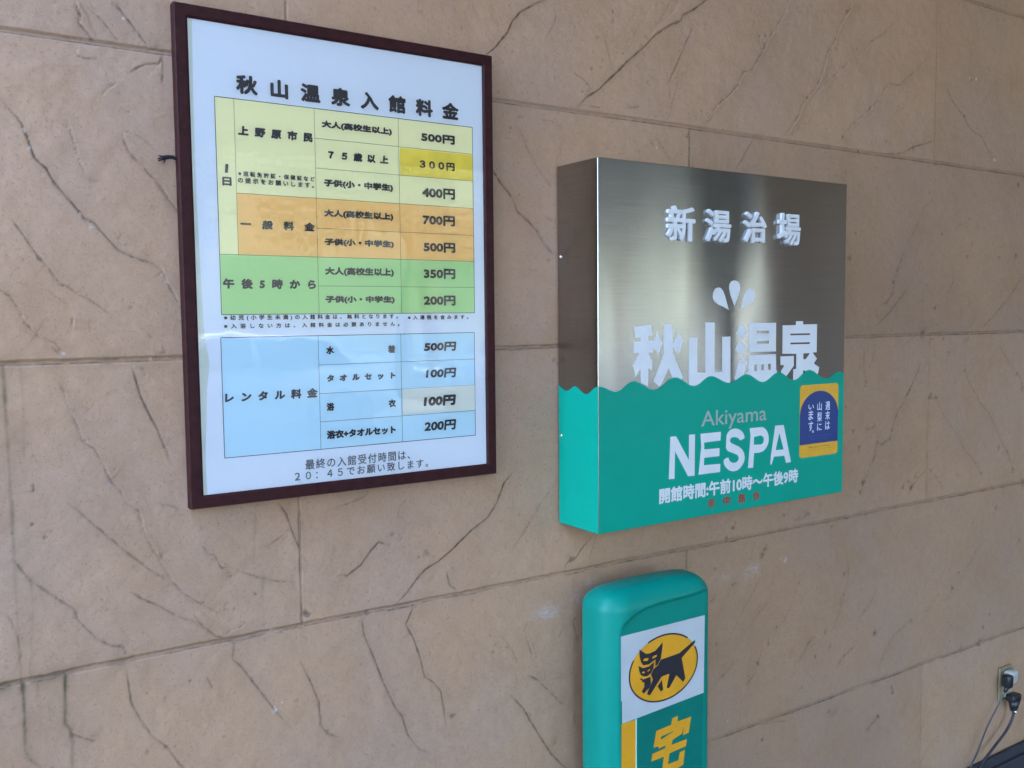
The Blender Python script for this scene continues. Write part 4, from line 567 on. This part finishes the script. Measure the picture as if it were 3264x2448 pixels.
for s in (.7, .4, .15):
    cur = []
    for k in range(NPF):
        p = v[last_i + k]; cur.append(len(v)); xx_ = cx + (p[0] - cx) * s; v.append((xx_, cy + (p[1] - cy) * s, SZ1 + .010 * (1 - ((xx_ - cx) / .17) ** 2) + .002 * (1 - s)))
    for k in range(NPF): f.append((prev[k], prev[(k + 1) % NPF], cur[(k + 1) % NPF], cur[k]))
    prev = cur
f.append(tuple(prev))
from_data('body', v, f, M['pole'], stand, True)
bm = bmesh.new(); add_box(bm, SX0 - .03, SX1 + .03, -.30, -.008, 0, .03, .01); from_bm('foot', bm, M['pole'], stand)
yp = -.1698
pan = from_data('front_panel', [(.8622, yp, .30), (1.1060, yp, .30), (1.1190, yp, .9475), (.8622, yp, .9475)], [(0, 1, 2, 3)], M['pole_panel'], stand)
v, f = loops_mesh([[(.8622, .9475), (1.1190, .9475), (1.1165, .7600), (.9085, .7500), (.8650, .7480), (.8650, .80), (.8625, .80)]], yp - .0003); wh = from_data('white_field', v, f, M['pole_white'], pan)
a = ([], []); rect(a, .8632, .9045, .30, .7480, yp - .0003); from_data('amber_strip', *a, M['emblem'], pan)
a = ([], []); rect(a, .9045, .9083, .30, .7488, yp - .0003); from_data('mint_strip', *a, M['mint'], pan)
ex, ez, ea, eb = .9904, .8492, .1045, .0765
el = [(ex + ea * math.cos(math.radians(k * 5)), ez + eb * math.sin(math.radians(k * 5))) for k in range(72)]
v, f = loops_mesh([el], yp - .0006); em = from_data('emblem', v, f, M['emblem'], pan)
def arc(a0, a1, t=.0019):
    n = max(6, int(abs(a1 - a0) / 4)); an = [math.radians(a0 + (a1 - a0) * k / n) for k in range(n + 1)]
    return [(ex + (ea + t) * math.cos(q), ez + (eb + t) * math.sin(q)) for q in an] + [(ex + (ea - t) * math.cos(q), ez + (eb - t) * math.sin(q)) for q in an[::-1]]
v, f = loops_mesh([arc(46, 118), arc(152, 383)], yp - .0009); from_data('emblem_outline', v, f, M['black'], em)
v, f = loops_mesh(CAT, yp - .0012); from_data('cat_figure', v, f, M['black'], em)
v, f = loops_mesh(TAKU, yp - .0006); from_data('courier_lettering', v, f, M['emblem'], pan)

# ---------------------------------------------------------------- outlet, plugs and cords
out = thing('wall_outlet', 'yellowed wall outlet low on the beige wall', 'outlet', (2.75, 0, .35))
bm = bmesh.new(); add_box(bm, 2.715, 2.790, -.010, -.002, .290, .412, .003); from_bm('cover_plate', bm, M['plate'], out)
bm = bmesh.new(); add_box(bm, 2.731, 2.776, -.022, -.0095, .306, .352, .005); from_bm('socket', bm, M['beige_pl'], out)
ad = thing('plug_adapter', 'white plug adapter on the yellowed outlet', 'adapter', (2.752, -.01, .38))
bm = bmesh.new(); add_box(bm, 2.731, 2.779, -.042, -.0105, .356, .402, .010, 3); from_bm('adapter_body', bm, M['white_pl'], ad, True)
p1 = thing('power_plug', 'black power plug with thin grey cord in the upper socket', 'plug', (2.732, -.04, .37), 'plugs in the wall outlet')
bm = bmesh.new(); add_box(bm, 2.700, 2.7305, -.052, -.022, .352, .398, .008, 3); add_cyl(bm, (2.712, -.038, .36), (2.700, -.036, .338), .010, .005); from_bm('plug_body', bm, M['black_pl'], p1, True)
v, f = tube([(2.700, -.036, .340), (2.675, -.03, .300), (2.610, -.028, .235), (2.52, -.04, .160), (2.40, -.055, .080), (2.30, -.06, .012)], .0026); from_data('cable', v, f, M['cable'], p1, True)
p2 = thing('power_plug', 'black power plug with thick dark cord hanging from the lower socket', 'plug', (2.752, -.03, .30), 'plugs in the wall outlet')
bm = bmesh.new(); add_box(bm, 2.728, 2.780, -.055, -.0225, .298, .322, .007, 3); add_cyl(bm, (2.755, -.040, .302), (2.752, -.040, .262), .021, .011, 18); from_bm('plug_body', bm, M['black_pl'], p2, True)
bm = bmesh.new(); bmesh.ops.create_uvsphere(bm, u_segments=12, v_segments=8, radius=.006, matrix=Matrix.Translation((2.747, -.050, .262))); from_bm('cord_clamp', bm, M['screw'], p2, True)
v, f = tube([(2.752, -.040, .264), (2.752, -.038, .235), (2.715, -.036, .195), (2.62, -.04, .155), (2.50, -.05, .110), (2.36, -.07, .055), (2.26, -.08, .014)], .0046); from_data('cable', v, f, M['cable_b'], p2, True)

# ---------------------------------------------------------------- the porch and the yard it looks out on (seen in the reflections), and added blocks that shut out sky
roof = thing('porch_roof', 'broad flat porch roof above the signs', 'roof', (2, -1.5, 3.72))
bm = bmesh.new(); add_box(bm, ROOF_X0, 18, ROOF_Y0, .3, 3.72, 3.95, .02); from_bm('roof_slab', bm, M['roof'], roof)
bm = bmesh.new(); add_box(bm, ROOF_X0 - .05, 18.05, ROOF_Y0 - .04, ROOF_Y0 - .002, 3.60, 4.02, .01); from_bm('fascia', bm, M['column'], roof)
wing = thing('side_wall', 'brown plaster side wall closing the right end of the porch', 'wall', (4.45, -1, 0))
bm = bmesh.new(); add_box(bm, 4.31, 4.6, -2.5, -.002, 0, 3.718); from_bm('wall_body', bm, M['wing'], wing)
for i, (x, y, lab) in enumerate(((3.66, -2.62, 'dark brown steel porch column near the side wall'), (-3.6, -2.9, 'dark brown steel porch column at the open end'))):
    c = thing('porch_column', lab, 'column', (x, y, 0), 'porch columns')
    bm = bmesh.new(); add_box(bm, x - .13, x + .13, y - .13, y + .13, .05, 3.719, .015); from_bm('shaft', bm, M['column'], c)
    bm = bmesh.new(); add_box(bm, x - .2, x + .2, y - .2, y + .2, 0, .05, .01); from_bm('base_plate', bm, M['column'], c)
def make_tree(x, y, h, r, m, lab, seed):
    rnd = random.Random(seed); t = thing('broadleaf_tree', lab, 'tree', (x, y, 0), 'trees across the yard')
    v, f = tube([(x, y, 0), (x + .1, y, h * .25), (x - .05, y + .1, h * .5), (x, y, h * .8)], [r * .11, r * .085, r * .06, r * .02], 10, 4)
    for k in range(7):
        a = rnd.uniform(0, 6.28); z = h * rnd.uniform(.35, .6); v2, f2 = tube([(x, y, z), (x + math.cos(a) * r * .4, y + math.sin(a) * r * .4, z + h * .12), (x + math.cos(a) * r * .75, y + math.sin(a) * r * .75, z + h * .2)], [r * .04, r * .025, r * .008], 6, 3)
        nn = len(v); v += v2; f += [tuple(q + nn for q in ff) for ff in f2]
    from_data('trunk', v, f, M['bark'], t, True)
    v = []; f = []
    blobs = [(rnd.gauss(0, .42) * r, rnd.gauss(0, .42) * r, h * rnd.uniform(.38, .92), r * rnd.uniform(.28, .5)) for _ in range(16)]
    for bx_, by_, bz_, br in blobs:
        for _ in range(260):
            d = Vector((rnd.gauss(0, 1), rnd.gauss(0, 1), rnd.gauss(0, 1))).normalized() * br * rnd.uniform(.55, 1.05)
            c_ = Vector((x + bx_, y + by_, bz_)) + d; u = Vector((rnd.gauss(0, 1), rnd.gauss(0, 1), rnd.gauss(0, .6))).normalized(); w = u.cross(Vector((rnd.gauss(0, 1), rnd.gauss(0, 1), rnd.gauss(0, 1)))).normalized(); s = rnd.uniform(.07, .15)
            n_ = len(v); v += [tuple(c_ + u * s), tuple(c_ + w * s * .5), tuple(c_ - u * s), tuple(c_ - w * s * .5)]; f.append((n_, n_ + 1, n_ + 2, n_ + 3))
    from_data('crown', v, f, m, t)
for i, (x, y, h, r, m, lab) in enumerate(((3.0, -17, 7.0, 2.6, 'leaf', 'rounded green tree standing straight across the yard'), (8.2, -15, 8.5, 3.0, 'leaf', 'tall dark green tree across the yard behind the white car'),
        (13.2, -14.0, 8.0, 1.35, 'leaf_b', 'yellow green tree at the far side of the yard'), (16.7, -14, 6.5, 1.0, 'leaf', 'slim green tree at the end of the yard'), (-3.5, -18, 8.0, 3.0, 'leaf', 'green tree at the near side of the yard'))):
    make_tree(x, y, h, r, M[m], lab, 20 + i)
def make_car(x, y, m, lab):
    c = thing('parked_car', lab, 'car', (x, y, 0), 'cars parked in the yard')
    side = [(-2.05, .32), (-2.1, .62), (-2.0, .86), (-1.25, .98), (-.55, 1.42), (.55, 1.47), (1.25, 1.40), (1.85, .98), (2.08, .88), (2.1, .40), (2.0, .28), (-1.9, .26)]
    bm = bmesh.new(); lo = [bm.verts.new((x + a, y - .82, z)) for a, z in side]; hi = [bm.verts.new((x + a, y + .82, z)) for a, z in side]
    for q in lo + hi:
        if q.co.z > 1.2: q.co.y = y + (q.co.y - y) * .80
    bm.faces.new(lo); bm.faces.new(hi[::-1])
    for i in range(len(side)): bm.faces.new((lo[i], hi[i], hi[(i + 1) % len(side)], lo[(i + 1) % len(side)]))
    bmesh.ops.recalc_face_normals(bm, faces=bm.faces); bmesh.ops.bevel(bm, geom=list(bm.edges), offset=.06, segments=3, affect='EDGES')
    from_bm('body', bm, m, c, True)
    for s in (-1, 1):
        for q in ([(-1.10, 1.02), (-.52, 1.37), (.02, 1.40), (.02, 1.02)], [(.10, 1.02), (.10, 1.40), (.60, 1.42), (1.15, 1.34), (1.55, 1.02)]):
            yy = lambda z: y + s * (.826 - max(0, (z - 1.0)) * .375 + .012)
            vv = [(x + a, yy(z), z) for a, z in q]; vv += [(a, b - s * .03, z) for a, b, z in vv]; n_ = len(q)
            from_data('side_window', vv, [tuple(range(n_)), tuple(range(n_, 2 * n_))[::-1]] + [(i, (i + 1) % n_, n_ + (i + 1) % n_, n_ + i) for i in range(n_)], M['glass'], c)
        for wx_ in (-1.3, 1.3):
            bm = bmesh.new(); add_cyl(bm, (x + wx_, y + s * .66, .31), (x + wx_, y + s * .845, .31), .31, n=28); wh_ = from_bm('wheel', bm, M['tyre'], c)
            bm = bmesh.new(); add_cyl(bm, (x + wx_, y + s * .80, .31), (x + wx_, y + s * .852, .31), .20, n=20); from_bm('rim', bm, M['rim'], wh_)
        bm = bmesh.new(); bmesh.ops.create_uvsphere(bm, u_segments=14, v_segments=8, radius=.12, matrix=Matrix.Translation((x - 2.02, y + s * .58, .74)) @ Matrix.Diagonal((.6, 1.3, .7, 1))); from_bm('headlight', bm, M['lamp'], c, True)
    for q in ([(-1.20, 1.02), (-.62, 1.40)], [(1.80, 1.02), (1.32, 1.37)]):
        sg = 1 if q[0][0] < 0 else -1
        vv = [(x + q[0][0] - sg * .02, y - .66, q[0][1] + .03), (x + q[0][0] - sg * .02, y + .66, q[0][1] + .03), (x + q[1][0] - sg * .02, y + .56, q[1][1] + .02), (x + q[1][0] - sg * .02, y - .56, q[1][1] + .02)]
        from_data('windscreen' if sg > 0 else 'rear_window', vv, [(0, 1, 2, 3)], M['glass'], c)
make_car(3.4, -11.2, M['car'], 'white parked car in the sunny yard facing the wall')
make_car(9.0, -11.6, M['car_b'], 'silver grey parked car further along the sunny yard')

hx = [(-30, 6), (-12, 11), (4, 17), (18, 20), (30, 20), (38, 19), (46, 17), (60, 15), (75, 15), (90, 13), (105, 0)]
v = []; f = []
for x, z in hx: v += [(x, -44, -.1), (x, -52, z * .75), (x, -60, z), (x, -90, 0)]
for i in range(len(hx) - 1):
    for k in range(3): f.append((i * 4 + k, (i + 1) * 4 + k, (i + 1) * 4 + k + 1, i * 4 + k + 1))
hl_ = from_data('hill_backdrop', v, f, M['hill'], None, True); tag(hl_, kind='structure')  # unseen ridge put in to block the low sky out front




blocker = thing('blocker_building', 'added unseen dark timber clad annex building at the open end of the porch', 'building', (-9, -7, 0))
bm = bmesh.new(); add_box(bm, -16.2, -3.0, -9.0, -4.62, 0, 7.4)  # added block that cuts front-left sky so light arrives sideways
for i in range(54): add_box(bm, -16.2 + i * .244, -16.2 + i * .244 + .23, -4.618, -4.60 + .006 * (i % 2), .05, 7.35)
from_bm('wall_body', bm, M['column'], blocker)
bm = bmesh.new(); add_box(bm, -16.6, -2.6, -9.4, -4.2, 7.402, 7.65, .03); from_bm('roof', bm, M['column'], blocker)
for x in (-13.5, -10.5, -7.5, -4.8):
    bm = bmesh.new(); add_box(bm, x - .6, x + .6, -4.592, -4.54, 1.1, 2.3, .01); wn = from_bm('window', bm, M['rim'], blocker)
    bm = bmesh.new(); add_box(bm, x - .53, x + .53, -4.538, -4.532, 1.17, 2.23); from_bm('pane', bm, M['glass'], wn)
